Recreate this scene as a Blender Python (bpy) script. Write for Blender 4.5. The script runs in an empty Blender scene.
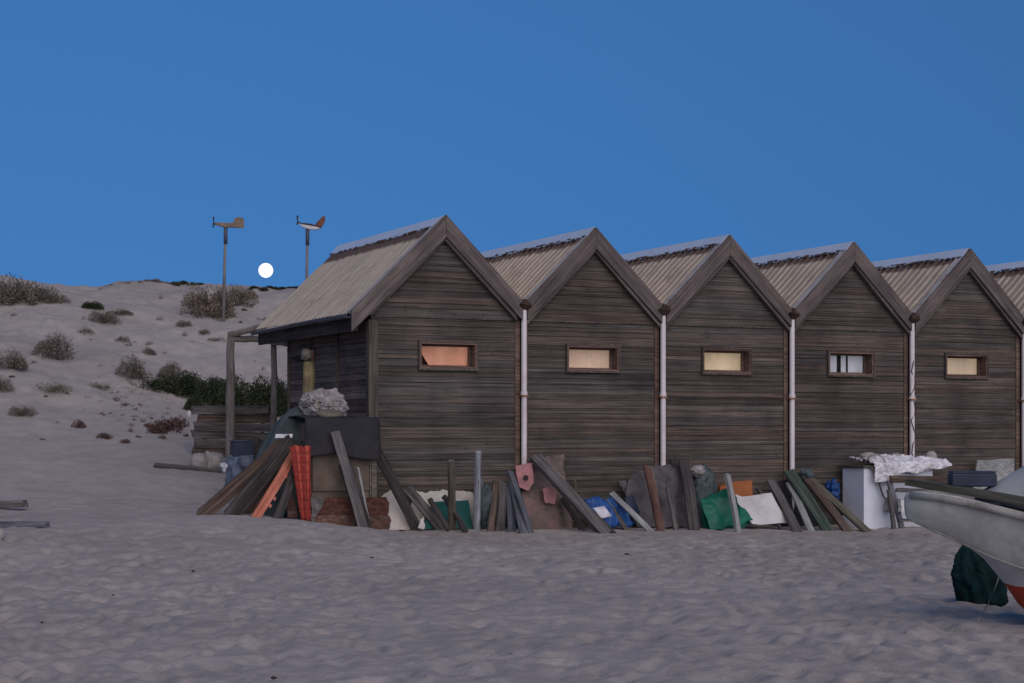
import bpy, bmesh, math, random
import numpy as np
from mathutils import Vector, Matrix
R = math.radians
random.seed(7)
sc = bpy.context.scene
COL = sc.collection
F = 1760.0; CX = 512.0; HY = 432.0; CAMZ = 1.43
TH = R(25.3)
U = Vector((math.cos(TH), math.sin(TH), 0)); V = Vector((-math.sin(TH), math.cos(TH), 0)); ZZ = Vector((0, 0, 1))
P0 = Vector((-0.975, 26.7, 0.0))
W = 2.472; ZA = 4.59; SL = 0.98

# ---------------------------------------------------------------- noise / ground
def _hash(ix, iy, seed):
    h = (ix.astype(np.int64) * 374761393 + iy.astype(np.int64) * 668265263 + seed * 1442695041) & 0xFFFFFFFF
    h = ((h ^ (h >> 13)) * 1274126177) & 0xFFFFFFFF
    h = (h ^ (h >> 16)) & 0xFFFFFF
    return h / float(0xFFFFFF)
def vnoise(x, y, seed=0):
    ix = np.floor(x); iy = np.floor(y); fx = x - ix; fy = y - iy
    fx = fx * fx * fx * (fx * (fx * 6 - 15) + 10); fy = fy * fy * fy * (fy * (fy * 6 - 15) + 10)
    a = _hash(ix, iy, seed); b = _hash(ix + 1, iy, seed); c = _hash(ix, iy + 1, seed); d = _hash(ix + 1, iy + 1, seed)
    return (a * (1 - fx) + b * fx) * (1 - fy) + (c * (1 - fx) + d * fx) * fy - 0.5
def fbm(x, y, seed=0, o=3):
    r = 0; a = 1.0
    for i in range(o):
        r = r + a * vnoise(x, y, seed + i * 17); x = x * 2.03 + 5.1; y = y * 2.03 - 3.7; a *= .5
    return r
_tk = np.array([-60, -1, 0, 2, 5, 8, 12, 16, 20, 23, 25, 28, 40, 90, 300, 6000], float)
_hk = np.array([0, 0, .03, .16, .66, 1.25, 2.28, 3.38, 4.55, 5.2, 5.42, 5.25, 3.6, 2.2, 1.0, 0.5])
_tt = np.linspace(-60, 340, 4001); _hh = np.interp(_tt, _tk, _hk)
_k = np.hanning(31); _k /= _k.sum(); _hh = np.convolve(np.pad(_hh, 15, mode='edge'), _k, 'valid')
def smooth01(x): x = np.clip(x, 0, 1); return x * x * (3 - 2 * x)
def ground(X, Y):
    X = np.asarray(X, float); Y = np.asarray(Y, float)
    dx = X - P0.x; dy = Y - P0.y
    s = dx * U.x + dy * U.y; t = dx * V.x + dy * V.y
    z = (-.045 - .0155 * np.clip(s, -3, 14)) * (1 - smooth01((t - 2) / 10))
    z = z + .27 * smooth01((-s - .6) / 3.2) * smooth01((t + 7) / 5) * (1 - smooth01((t - 2) / 8)) * (1 - smooth01((-s - 9) / 8))
    z = z + np.interp(s, [-3.4, .1, 1.1, 2.5, 3.9, 5.7, 9, 14], [.05, .16, .17, .20, .10, .34, .3, 0]) * smooth01((t - 14) / 8) * (1 - smooth01((t - 30) / 10))
    h = np.interp(t, _tt, _hh)
    z = z + h
    k = smooth01((t - 6) / 8) * (1 - smooth01((t - 60) / 40))
    z = z + k * (.42 * fbm(X / 5.2 + 3, Y / 5.2, 5, 3) + .17 * fbm(X / 1.3, Y / 1.3, 9, 3) + .05 * np.abs(fbm(X / .45, Y / .45, 13, 2)))
    z = z + .05 * fbm(X / 2.6, Y / 2.6, 21, 2) * (1 - k)
    return z
def gz(x, y): return float(ground(np.array([x]), np.array([y]))[0])
def ray(px, py): return Vector(((px - CX) / F, 1.0, (HY - py) / F))
CAM = Vector((0, 0, CAMZ))
def G(px, py):
    d = ray(px, py); Ys = np.arange(6, 90, .05)
    zr = CAMZ + d.z * Ys; zg = ground(d.x * Ys, Ys)
    i = np.argmax(zr < zg)
    Y = Ys[i] if (zr < zg).any() else 45.0
    return Vector((d.x * Y, Y, gz(d.x * Y, Y)))
def FP(px, py, t):                 # point of the pixel's ray that lies t metres behind the huts' front plane
    d = ray(px, py); n = V
    lam = (n.dot(P0) + t) / n.dot(d)
    p = d * lam; p.z += CAMZ
    return p
def AT(px, py, Y):
    d = ray(px, py); return Vector((d.x * Y, Y, CAMZ + d.z * Y))
def tof(p): return (p - P0).dot(V)

# ---------------------------------------------------------------- object helpers
def tag(o, label=None, cat=None, group=None, kind=None):
    if label: o['label'] = label
    if cat: o['category'] = cat
    if group: o['group'] = group
    if kind: o['kind'] = kind
    return o
def empty(name, loc, rz=0.0, **k):
    o = bpy.data.objects.new(name, None); COL.objects.link(o); o.location = loc; o.rotation_euler = (0, 0, rz)
    o.empty_display_size = .2
    return tag(o, **k)
def obj(name, bm, mats, parent=None, loc=None, mat4=None, smooth=False):
    me = bpy.data.meshes.new(name)
    bmesh.ops.recalc_face_normals(bm, faces=bm.faces[:])
    bm.to_mesh(me); bm.free()
    for m in (mats if isinstance(mats, (list, tuple)) else [mats]): me.materials.append(m)
    if smooth: me.polygons.foreach_set('use_smooth', [True] * len(me.polygons))
    o = bpy.data.objects.new(name, me); COL.objects.link(o)
    if parent: o.parent = parent
    if loc is not None: o.location = loc
    if mat4 is not None: o.matrix_world = mat4
    return o
def frame(o, x, y, z): return Matrix(((x.x, y.x, z.x, o.x), (x.y, y.y, z.y, o.y), (x.z, y.z, z.z, o.z), (0, 0, 0, 1)))
def tone_rgb(t): return (t[0], t[1], t[2], 1) if isinstance(t, tuple) else (t, t, t, 1)
def tone_layer(bm):
    return bm.loops.layers.float_color.get('tone') or bm.loops.layers.float_color.new('tone')
def hexa(bm, pts, tone=None, mi=0):
    v = [bm.verts.new(p) for p in pts]
    fs = [bm.faces.new([v[i] for i in f]) for f in ((0, 1, 2, 3), (7, 6, 5, 4), (0, 4, 5, 1), (1, 5, 6, 2), (2, 6, 7, 3), (3, 7, 4, 0))]
    for f in fs: f.material_index = mi
    if tone is not None:
        l = tone_layer(bm)
        for f in fs:
            for lp in f.loops: lp[l] = tone_rgb(tone)
    return v
def box(bm, x0, x1, y0, y1, z0, z1, tone=None, mi=0):
    return hexa(bm, [(x0, y0, z0), (x1, y0, z0), (x1, y1, z0), (x0, y1, z0), (x0, y0, z1), (x1, y0, z1), (x1, y1, z1), (x0, y1, z1)], tone, mi)
def prism(bm, poly, y0, y1, tone=None):     # polygon in x,z extruded along y
    a = [bm.verts.new((x, y0, z)) for x, z in poly]; b = [bm.verts.new((x, y1, z)) for x, z in poly]
    n = len(poly); fs = [bm.faces.new(a), bm.faces.new(b[::-1])]
    for i in range(n): fs.append(bm.faces.new((a[i], b[i], b[(i + 1) % n], a[(i + 1) % n])))
    if tone is not None:
        l = tone_layer(bm)
        for f in fs:
            for lp in f.loops: lp[l] = tone_rgb(tone)
def tube(bm, pts, rad, n=8, cap=True):
    rings = []; pts = [Vector(p) for p in pts]
    for i, p in enumerate(pts):
        d = (pts[min(i + 1, len(pts) - 1)] - pts[max(i - 1, 0)]).normalized()
        a = d.orthogonal().normalized() if abs(d.z) > .9 or True else None
        ref = Vector((0, 0, 1)) if abs(d.z) < .9 else Vector((0, 1, 0))
        a = d.cross(ref).normalized(); b = d.cross(a)
        r = rad[i] if isinstance(rad, (list, tuple)) else rad
        rings.append([bm.verts.new(p + (a * math.cos(2 * math.pi * k / n) + b * math.sin(2 * math.pi * k / n)) * r) for k in range(n)])
    for i in range(len(rings) - 1):
        for k in range(n): bm.faces.new((rings[i][k], rings[i][(k + 1) % n], rings[i + 1][(k + 1) % n], rings[i + 1][k]))
    if cap: bm.faces.new(rings[0][::-1]); bm.faces.new(rings[-1])
    return rings
def parts(name, boxes, mat, parent):
    for b_ in boxes:
        bm = bmesh.new(); box(bm, *b_); obj(name, bm, mat, parent)
def bevel(bm, w, seg=2):
    bmesh.ops.bevel(bm, geom=bm.edges[:], offset=w, segments=seg, affect='EDGES', profile=.5)

# ---------------------------------------------------------------- materials
class NT:
    def __init__(s, name):
        s.m = bpy.data.materials.new(name); s.m.use_nodes = True; s.t = s.m.node_tree; s.b = s.t.nodes['Principled BSDF']
    def n(s, typ, **k):
        o = s.t.nodes.new(typ)
        for a, b in k.items(): setattr(o, a, b)
        return o
    def l(s, a, b): s.t.links.new(a, b)
    def coord(s, scale, kind='Object', rnd=True):
        tc = s.n('ShaderNodeTexCoord'); mp = s.n('ShaderNodeMapping'); mp.inputs['Scale'].default_value = scale
        src = tc.outputs[kind]
        if rnd:
            oi = s.n('ShaderNodeObjectInfo'); ml = s.n('ShaderNodeMath', operation='MULTIPLY'); ml.inputs[1].default_value = 37.0
            s.l(oi.outputs['Random'], ml.inputs[0]); ad = s.n('ShaderNodeVectorMath', operation='ADD')
            s.l(src, ad.inputs[0]); s.l(ml.outputs[0], ad.inputs[1]); src = ad.outputs[0]
        s.l(src, mp.inputs['Vector']); return mp.outputs[0]
    def noise(s, vec, scale=1, detail=4, rough=.6):
        o = s.n('ShaderNodeTexNoise'); o.inputs['Scale'].default_value = scale; o.inputs['Detail'].default_value = detail; o.inputs['Roughness'].default_value = rough
        s.l(vec, o.inputs['Vector']); return o.outputs['Fac']
    def ramp(s, fac, stops):
        o = s.n('ShaderNodeValToRGB'); e = o.color_ramp.elements
        while len(e) < len(stops): e.new(.5)
        for i, (p, c) in enumerate(stops): e[i].position = p; e[i].color = (c[0], c[1], c[2], 1)
        s.l(fac, o.inputs['Fac']); return o.outputs['Color']
    def mix(s, fac, a, b, mode='MIX'):
        o = s.n('ShaderNodeMix', data_type='RGBA', blend_type=mode)
        if isinstance(fac, float): o.inputs[0].default_value = fac
        else: s.l(fac, o.inputs[0])
        for sock, v in ((o.inputs[6], a), (o.inputs[7], b)):
            if isinstance(v, tuple): sock.default_value = (v[0], v[1], v[2], 1)
            else: s.l(v, sock)
        return o.outputs[2]
    def col(s, c):
        if isinstance(c, tuple): s.b.inputs['Base Color'].default_value = (c[0], c[1], c[2], 1)
        else: s.l(c, s.b.inputs['Base Color'])
    def bump(s, h, strength=.4, dist=.01):
        o = s.n('ShaderNodeBump'); o.inputs['Strength'].default_value = strength; o.inputs['Distance'].default_value = dist
        s.l(h, o.inputs['Height']); s.l(o.outputs[0], s.b.inputs['Normal'])
    def rough(s, r): s.b.inputs['Roughness'].default_value = r

def wood(name, dark, mid, light, tone=False, along=0, rough=.9, knots=True, fine_=22.0):
    k = NT(name)
    sc1 = [fine_] * 3; sc1[along] = .8
    sc2 = [70.0, 70.0, 70.0]; sc2[along] = 2.2
    a = k.noise(k.coord(sc1), 1, 4, .65); b = k.noise(k.coord(sc2), 1, 3, .6)
    c = k.noise(k.coord((1.3, 1.3, 1.3)), 1, 3)
    col = k.ramp(a, [(.3, dark), (.5, mid), (.72, light)])
    col = k.mix(.42 if tone else .55, col, k.ramp(b, [(.35, (.35, .35, .35)), (.62, (1.25, 1.25, 1.25))]), 'MULTIPLY')
    col = k.mix(.8, col, k.ramp(c, [(.3, (.6, .6, .62)), (.7, (1.3, 1.28, 1.25))]), 'MULTIPLY')
    if tone:
        at = k.n('ShaderNodeAttribute'); at.attribute_name = 'tone'
        col = k.mix(1.0, col, at.outputs['Color'], 'MULTIPLY')
        # knots and dark streaks
    if knots:
        vo = k.n('ShaderNodeTexVoronoi'); vo.inputs['Scale'].default_value = 1
        ks = [9.0, 9.0, 9.0]; ks[along] = 3.2
        k.l(k.coord(ks), vo.inputs['Vector'])
        col = k.mix(1.0, col, k.ramp(vo.outputs['Distance'], [(.04, (.4, .38, .37)), (.11, (1, 1, 1))]), 'MULTIPLY')
    k.col(col); k.rough(rough); k.b.inputs['Specular IOR Level'].default_value = .15
    k.bump(b, .5, .006)
    return k.m
def plain(name, c, var=.25, scale=4.0, rough=.75, bump=.15, spec=.3, metal=0.0, dirt=None):
    k = NT(name)
    a = k.noise(k.coord((scale,) * 3), 1, 5, .6); b = k.noise(k.coord((scale * 9,) * 3), 1, 3)
    lo = tuple(x * (1 - var) for x in c); hi = tuple(min(1, x * (1 + var)) for x in c)
    col = k.ramp(a, [(.3, lo), (.7, hi)])
    if dirt:
        d = k.noise(k.coord((scale * .7,) * 3), 1, 6, .7)
        col = k.mix(k.ramp(d, [(.5, (0, 0, 0)), (.68, (1, 1, 1))]), col, dirt)
    k.col(col); k.rough(rough); k.b.inputs['Specular IOR Level'].default_value = spec; k.b.inputs['Metallic'].default_value = metal
    if bump: k.bump(b, bump, .01)
    return k.m

M = {}
M['wall'] = wood('weathered_cladding', (.058, .052, .047), (.098, .089, .080), (.165, .145, .122), tone=True, fine_=34.0)
M['wallside'] = wood('weathered_cladding_side', (.085, .066, .06), (.14, .112, .102), (.20, .165, .15), tone=True, along=1)
M['barge'] = wood('barge_timber', (.10, .082, .075), (.15, .125, .112), (.22, .185, .165))
M['trim'] = wood('trim_timber', (.07, .058, .05), (.12, .098, .084), (.19, .155, .13), along=2)
M['frame'] = wood('window_timber', (.10, .068, .052), (.175, .118, .09), (.26, .18, .14))
M['grey_board'] = wood('grey_board', (.068, .063, .058), (.135, .126, .118), (.235, .215, .20))
M['dark_board'] = wood('dark_board', (.032, .029, .027), (.064, .058, .054), (.125, .112, .105))
M['brown_board'] = wood('brown_board', (.055, .040, .032), (.12, .088, .068), (.22, .165, .125))
M['tan_board'] = wood('tan_board', (.10, .085, .065), (.175, .152, .12), (.27, .24, .19))
M['red_board'] = wood('red_board', (.055, .027, .02), (.10, .043, .032), (.16, .075, .055))
M['rust_board'] = wood('rust_board', (.09, .05, .037), (.155, .085, .062), (.20, .155, .135))
M['orange_board'] = wood('orange_board', (.50, .15, .09), (.62, .21, .13), (.72, .30, .20), knots=False)
M['green_board'] = wood('green_board', (.035, .05, .038), (.07, .10, .075), (.15, .18, .14))
M['pale_board'] = wood('pale_board', (.20, .21, .20), (.32, .33, .31), (.44, .45, .42))
M['bluewhite_board'] = wood('bluewhite_board', (.20, .20, .21), (.34, .36, .39), (.50, .53, .56))
M['bluegrey_board'] = wood('bluegrey_board', (.075, .079, .09), (.14, .148, .165), (.22, .232, .25))
M['olive_board'] = wood('olive_board', (.06, .06, .04), (.115, .11, .08), (.18, .17, .13))
M['pole'] = wood('pole_timber', (.10, .085, .07), (.19, .165, .14), (.30, .26, .22))
M['yellow_pole'] = plain('lichen_post', (.26, .22, .10), .5, 5, .9, .4, dirt=(.14, .10, .08))

k = NT('old_pole'); # post with lichen
a = k.noise(k.coord((3, 14, 14)), 1, 4); c = k.noise(k.coord((1.6, 3, 3)), 1, 4)
col = k.ramp(a, [(.3, (.11, .095, .085)), (.55, (.20, .175, .155)), (.75, (.30, .27, .24))])
tc = k.n('ShaderNodeTexCoord'); sx = k.n('ShaderNodeSeparateXYZ'); k.l(tc.outputs['Object'], sx.inputs[0]); mr = k.n('ShaderNodeMapRange'); mr.inputs[1].default_value = 1.7; mr.inputs[2].default_value = .9; k.l(sx.outputs['X'], mr.inputs[0])
ml = k.n('ShaderNodeMath', operation='MULTIPLY'); k.l(mr.outputs[0], ml.inputs[0]); k.l(c, ml.inputs[1])
col = k.mix(k.ramp(ml.outputs[0], [(.42, (0, 0, 0)), (.56, (1, 1, 1))]), col, (.20, .20, .13)); k.col(col); k.rough(.95); k.bump(a, .6, .01); M['lichen_pole'] = k.m

def roofmat(name, c, pans=0.0):
    k = NT(name)
    tc = k.n('ShaderNodeTexCoord'); sx = k.n('ShaderNodeSeparateXYZ'); k.l(tc.outputs['Object'], sx.inputs[0])
    n1 = k.noise(k.coord((1.2, 9, 1.2)), 1, 4); n2 = k.noise(k.coord((7, 22, 7)), 1, 4); n3 = k.noise(k.coord((2, 2, 2)), 1, 5)
    col = k.ramp(n1, [(.3, tuple(x * .78 for x in c)), (.7, tuple(x * 1.18 for x in c))])
    col = k.mix(.5, col, k.ramp(n2, [(.3, (.7, .68, .66)), (.65, (1.15, 1.15, 1.15))]), 'MULTIPLY')
    if pans:  # pan dirt, with stronger rib shading painted into the colour
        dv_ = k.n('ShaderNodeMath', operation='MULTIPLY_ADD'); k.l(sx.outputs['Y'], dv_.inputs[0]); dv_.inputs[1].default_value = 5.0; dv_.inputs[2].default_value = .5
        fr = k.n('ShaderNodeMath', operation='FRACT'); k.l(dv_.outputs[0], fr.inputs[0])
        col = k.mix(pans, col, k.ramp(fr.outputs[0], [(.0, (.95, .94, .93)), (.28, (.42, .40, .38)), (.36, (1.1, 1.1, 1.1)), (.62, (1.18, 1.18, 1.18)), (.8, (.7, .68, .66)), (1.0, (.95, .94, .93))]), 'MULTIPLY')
    # rust under the ridge capping and in streaks
    mr = k.n('ShaderNodeMapRange'); mr.inputs[1].default_value = ZA - .30; mr.inputs[2].default_value = ZA - .10
    k.l(sx.outputs['Z'], mr.inputs[0])
    ad = k.n('ShaderNodeMath', operation='ADD'); k.l(mr.outputs[0], ad.inputs[0]); k.l(n2, ad.inputs[1])
    col = k.mix(k.ramp(ad.outputs[0], [(.80, (0, 0, 0)), (1.15, (1, 1, 1))]), col, (.13, .09, .07))
    col = k.mix(k.ramp(n3, [(.60, (0, 0, 0)), (.78, (.8, .8, .8))]), col, (.20, .13, .09))
    k.col(col); k.rough(.8); k.b.inputs['Specular IOR Level'].default_value = .2; k.bump(n2, .15, .005)
    return k.m
M['roof_a'] = roofmat('beige_roof_sheet', (.56, .47, .345))
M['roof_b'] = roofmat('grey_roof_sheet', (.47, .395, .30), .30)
M['rust_strip'] = plain('rusty_strip', (.10, .07, .052), .5, 8, .9, .3)
M['verge'] = plain('pale_verge', (.52, .47, .40), .2, 4, .7, .1, .2, dirt=(.34, .27, .21))
M['ridge'] = plain('galvanised_capping', (.78, .80, .80), .08, 1.2, .45, .03, .5, .3)
M['gutter'] = plain('dark_gutter', (.075, .085, .11), .3, 3, .5)
M['rustmetal'] = plain('rusted_metal', (.055, .034, .024), .5, 8, .9, .5)
M['pipe'] = plain('white_pipe', (.74, .68, .66), .10, 2, .5, .05, dirt=(.56, .48, .42))
M['bracket'] = plain('rusty_bracket', (.30, .14, .07), .4, 10, .9)

# sand
k = NT('dune_sand')
vec = k.coord((1, 1, 1), rnd=False)
n1 = k.noise(vec, .35, 4, .6); n2 = k.noise(vec, 3.0, 5, .65); n3 = k.noise(vec, 40, 3, .7); n4 = k.noise(vec, 9, 4, .7)
col = k.ramp(n1, [(.3, (.35, .314, .280)), (.7, (.45, .404, .358))])
col = k.mix(.7, col, k.ramp(n2, [(.3, (.80, .79, .79)), (.7, (1.12, 1.12, 1.12))]), 'MULTIPLY')
col = k.mix(.5, col, k.ramp(n3, [(.3, (.78, .78, .78)), (.7, (1.15, 1.15, 1.15))]), 'MULTIPLY')
k.col(col); k.rough(.95); k.b.inputs['Specular IOR Level'].default_value = .1
ad = k.n('ShaderNodeMath', operation='MULTIPLY_ADD'); k.l(n3, ad.inputs[0]); ad.inputs[1].default_value = .22; k.l(n4, ad.inputs[2])
k.bump(ad.outputs[0], .38, .05); M['sand'] = k.m

def leafmat(name, c, var=.45):
    k = NT(name); at = k.n('ShaderNodeAttribute'); at.attribute_name = 'tone'
    a = k.noise(k.coord((2.2,) * 3), 1, 3)
    col = k.ramp(a, [(.3, tuple(x * (1 - var) for x in c)), (.7, tuple(x * (1 + var) for x in c))])
    k.col(k.mix(1.0, col, at.outputs['Color'], 'MULTIPLY')); k.rough(.8); k.b.inputs['Specular IOR Level'].default_value = .15
    return k.m
M['leaf_grey'] = leafmat('grey_dune_leaf', (.19, .165, .135))
M['leaf_green'] = leafmat('green_dune_leaf', (.05, .062, .034))
M['leaf_mat'] = leafmat('mat_green_leaf', (.10, .115, .05))
M['leaf_brown'] = leafmat('brown_dune_leaf', (.19, .15, .115))
M['leaf_red'] = leafmat('red_dune_leaf', (.12, .075, .062))
M['twig'] = plain('dune_twig', (.10, .08, .065), .3, 5, .9, .1)

M['black_rubber'] = plain('dark_rubber_mat', (.030, .030, .034), .35, 3, .75, .3, .2, dirt=(.04, .038, .038))
M['ply'] = plain('stained_plywood', (.15, .115, .085), .35, 2.2, .85, .2, dirt=(.09, .07, .055))
M['green_tarp'] = plain('grey_green_tarpaulin', (.066, .086, .080), .3, 3, .85, .2)
M['net'] = plain('pale_net', (.34, .31, .30), .45, 9, .95, .6, dirt=(.20, .165, .13))
M['white_net'] = plain('white_net', (.80, .79, .80), .3, 9, .95, .5, dirt=(.45, .42, .40))
M['white_panel'] = plain('white_panel', (.62, .61, .58), .12, 2, .6, .1, dirt=(.40, .37, .33))
M['cream_panel'] = plain('cream_panel', (.62, .57, .50), .15, 2, .7, .1, dirt=(.48, .43, .37))
M['white_enamel'] = plain('white_enamel', (.74, .77, .82), .06, 2, .4, .03, .5, dirt=(.62, .62, .62))
M['teal'] = plain('dark_teal_plastic', (.012, .10, .085), .3, 3, .55, .1)
M['green_plastic'] = plain('green_sheet', (.006, .13, .075), .35, 2.5, .5, .15, .4)
M['blue_plastic'] = plain('blue_plastic', (.013, .07, .24), .35, 3, .5, .1, .4)
M['dark_blue'] = plain('dark_blue_plastic', (.02, .028, .055), .3, 4, .5, .1, .4)
M['light_blue'] = plain('light_blue_sheet', (.115, .14, .185), .35, 5, .75, .2)
M['white_label'] = plain('white_label', (.6, .6, .62), .3, 8, .7, .05)
M['orange_plastic'] = plain('orange_plastic', (.36, .12, .035), .25, 4, .6, .1)
M['pink_panel'] = plain('pink_panel', (.42, .20, .19), .25, 4, .8, .2, dirt=(.26, .17, .16))
M['rough_sheet'] = plain('rust_stained_sheet', (.13, .10, .085), .5, 3.5, .95, .6, dirt=(.24, .145, .13))
M['grey_sheet'] = plain('grey_cement_sheet', (.115, .105, .105), .45, 5, .95, .5, dirt=(.075, .068, .068))
M['green_net'] = plain('dark_green_net', (.006, .030, .030), .5, 9, .95, .6)
M['grey_net'] = plain('grey_green_net', (.075, .10, .10), .5, 9, .95, .6)
M['stone'] = plain('pale_stone', (.34, .31, .28), .3, 5, .9, .4)
M['boat_cream'] = plain('cream_hull_paint', (.54, .525, .455), .2, 3.2, .65, .12, .25, dirt=(.33, .32, .27))
M['boat_white'] = plain('white_hull_paint', (.60, .58, .56), .12, 3, .5, .05, .4)
M['boat_red'] = plain('red_bottom_paint', (.52, .075, .028), .2, 4, .6, .08)
M['canvas'] = plain('grey_canvas', (.40, .41, .39), .15, 3, .85, .2)
M['rope'] = plain('pale_rope', (.32, .32, .30), .2, 20, .9, .2)
M['vane_body'] = plain('tan_painted_wood', (.24, .18, .13), .25, 4, .8)
M['vane_white'] = plain('white_painted_wood', (.62, .60, .60), .15, 4, .6)
M['vane_fin'] = plain('red_brown_painted_wood', (.19, .085, .055), .3, 5, .8)
M['pipe_grey'] = plain('grey_steel_pole', (.20, .185, .17), .3, 3, .6)
M['blackstuff'] = plain('dark_scrap', (.045, .038, .034), .4, 8, .9)

k = NT('plaid_blanket'); tc = k.n('ShaderNodeTexCoord'); mp = k.n('ShaderNodeMapping'); mp.inputs['Scale'].default_value = (2.2, 8, 1); k.l(tc.outputs['UV'], mp.inputs[0])
sx = k.n('ShaderNodeSeparateXYZ'); k.l(mp.outputs[0], sx.inputs[0])
def band(sock, thr):
    fr = k.n('ShaderNodeMath', operation='FRACT'); k.l(sock, fr.inputs[0]); gt = k.n('ShaderNodeMath', operation='GREATER_THAN'); gt.inputs[1].default_value = thr; k.l(fr.outputs[0], gt.inputs[0]); return gt.outputs[0]
col = k.mix(band(sx.outputs['X'], .6), (.26, .03, .02), (.46, .085, .05)); col = k.mix(band(sx.outputs['Y'], .6), col, k.mix(.35, col, (.14, .022, .018)))
col = k.mix(band(sx.outputs['Y'], .9), col, (.34, .06, .04)); k.col(col); k.rough(.95); M['plaid'] = k.m

def glass():
    k = NT('window_glass'); k.col((.9, .92, .95)); k.rough(.05); k.b.inputs['Transmission Weight'].default_value = 1.0; k.b.inputs['IOR'].default_value = 1.05; return k.m
M['glass'] = glass()
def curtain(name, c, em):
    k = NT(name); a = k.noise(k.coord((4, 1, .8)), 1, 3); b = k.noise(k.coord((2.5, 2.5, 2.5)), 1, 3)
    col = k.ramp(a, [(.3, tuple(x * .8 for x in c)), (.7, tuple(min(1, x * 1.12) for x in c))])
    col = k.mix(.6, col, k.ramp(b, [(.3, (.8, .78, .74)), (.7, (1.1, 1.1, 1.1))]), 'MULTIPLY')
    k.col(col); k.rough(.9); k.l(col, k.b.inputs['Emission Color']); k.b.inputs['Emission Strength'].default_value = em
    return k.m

# ---------------------------------------------------------------- world, sun, camera
w = bpy.data.worlds.new('World'); sc.world = w; w.use_nodes = True
nt = w.node_tree; bg = nt.nodes['Background']
SUN_EL = 10.0; SUN_AZ = 160.0       # degrees clockwise from +Y: the afterglow is behind the camera
sky = nt.nodes.new('ShaderNodeTexSky'); sky.sky_type = 'NISHITA'; sky.sun_disc = False
sky.sun_elevation = R(SUN_EL); sky.sun_rotation = R(SUN_AZ); sky.air_density = 1.0; sky.dust_density = .2; sky.ozone_density = 6.0; sky.altitude = 0
tc = nt.nodes.new('ShaderNodeTexCoord'); mp = nt.nodes.new('ShaderNodeMapping'); mp.inputs['Location'].default_value = (0, 0, .305); mp.inputs['Scale'].default_value = (1, 1, .28)
nm = nt.nodes.new('ShaderNodeVectorMath'); nm.operation = 'NORMALIZE'
nt.links.new(tc.outputs['Generated'], mp.inputs[0]); nt.links.new(mp.outputs[0], nm.inputs[0]); nt.links.new(nm.outputs[0], sky.inputs[0])
tint = nt.nodes.new('ShaderNodeMix'); tint.data_type = 'RGBA'; tint.blend_type = 'MULTIPLY'; tint.inputs[0].default_value = 1.0; tint.inputs[7].default_value = (.88, .945, 1.0, 1)
nt.links.new(sky.outputs[0], tint.inputs[6]); nt.links.new(tint.outputs[2], bg.inputs[0]); bg.inputs[1].default_value = .111
ld = bpy.data.lights.new('afterglow_sun', 'SUN'); ld.energy = 1.9; ld.angle = R(75); ld.color = (1.0, .84, .775)
lo = bpy.data.objects.new('afterglow_sun', ld); COL.objects.link(lo)
az = R(SUN_AZ); el = R(SUN_EL + 21)
dv = Vector((math.sin(az) * math.cos(el), math.cos(az) * math.cos(el), math.sin(el)))
lo.rotation_euler = dv.to_track_quat('Z', 'Y').to_euler(); lo.location = dv * 50
cd = bpy.data.cameras.new('Camera'); cam = bpy.data.objects.new('Camera', cd); COL.objects.link(cam); sc.camera = cam
cam.location = CAM; cam.rotation_euler = (R(90), 0, 0); cd.sensor_width = 36; cd.lens = 36 * F / 1024; cd.shift_y = (HY - 341.5) / 1024; cd.clip_end = 20000; cd.clip_start = .1
sc.view_settings.view_transform = 'Standard'; sc.view_settings.look = 'None'; sc.view_settings.exposure = 0; sc.view_settings.gamma = 1

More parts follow.
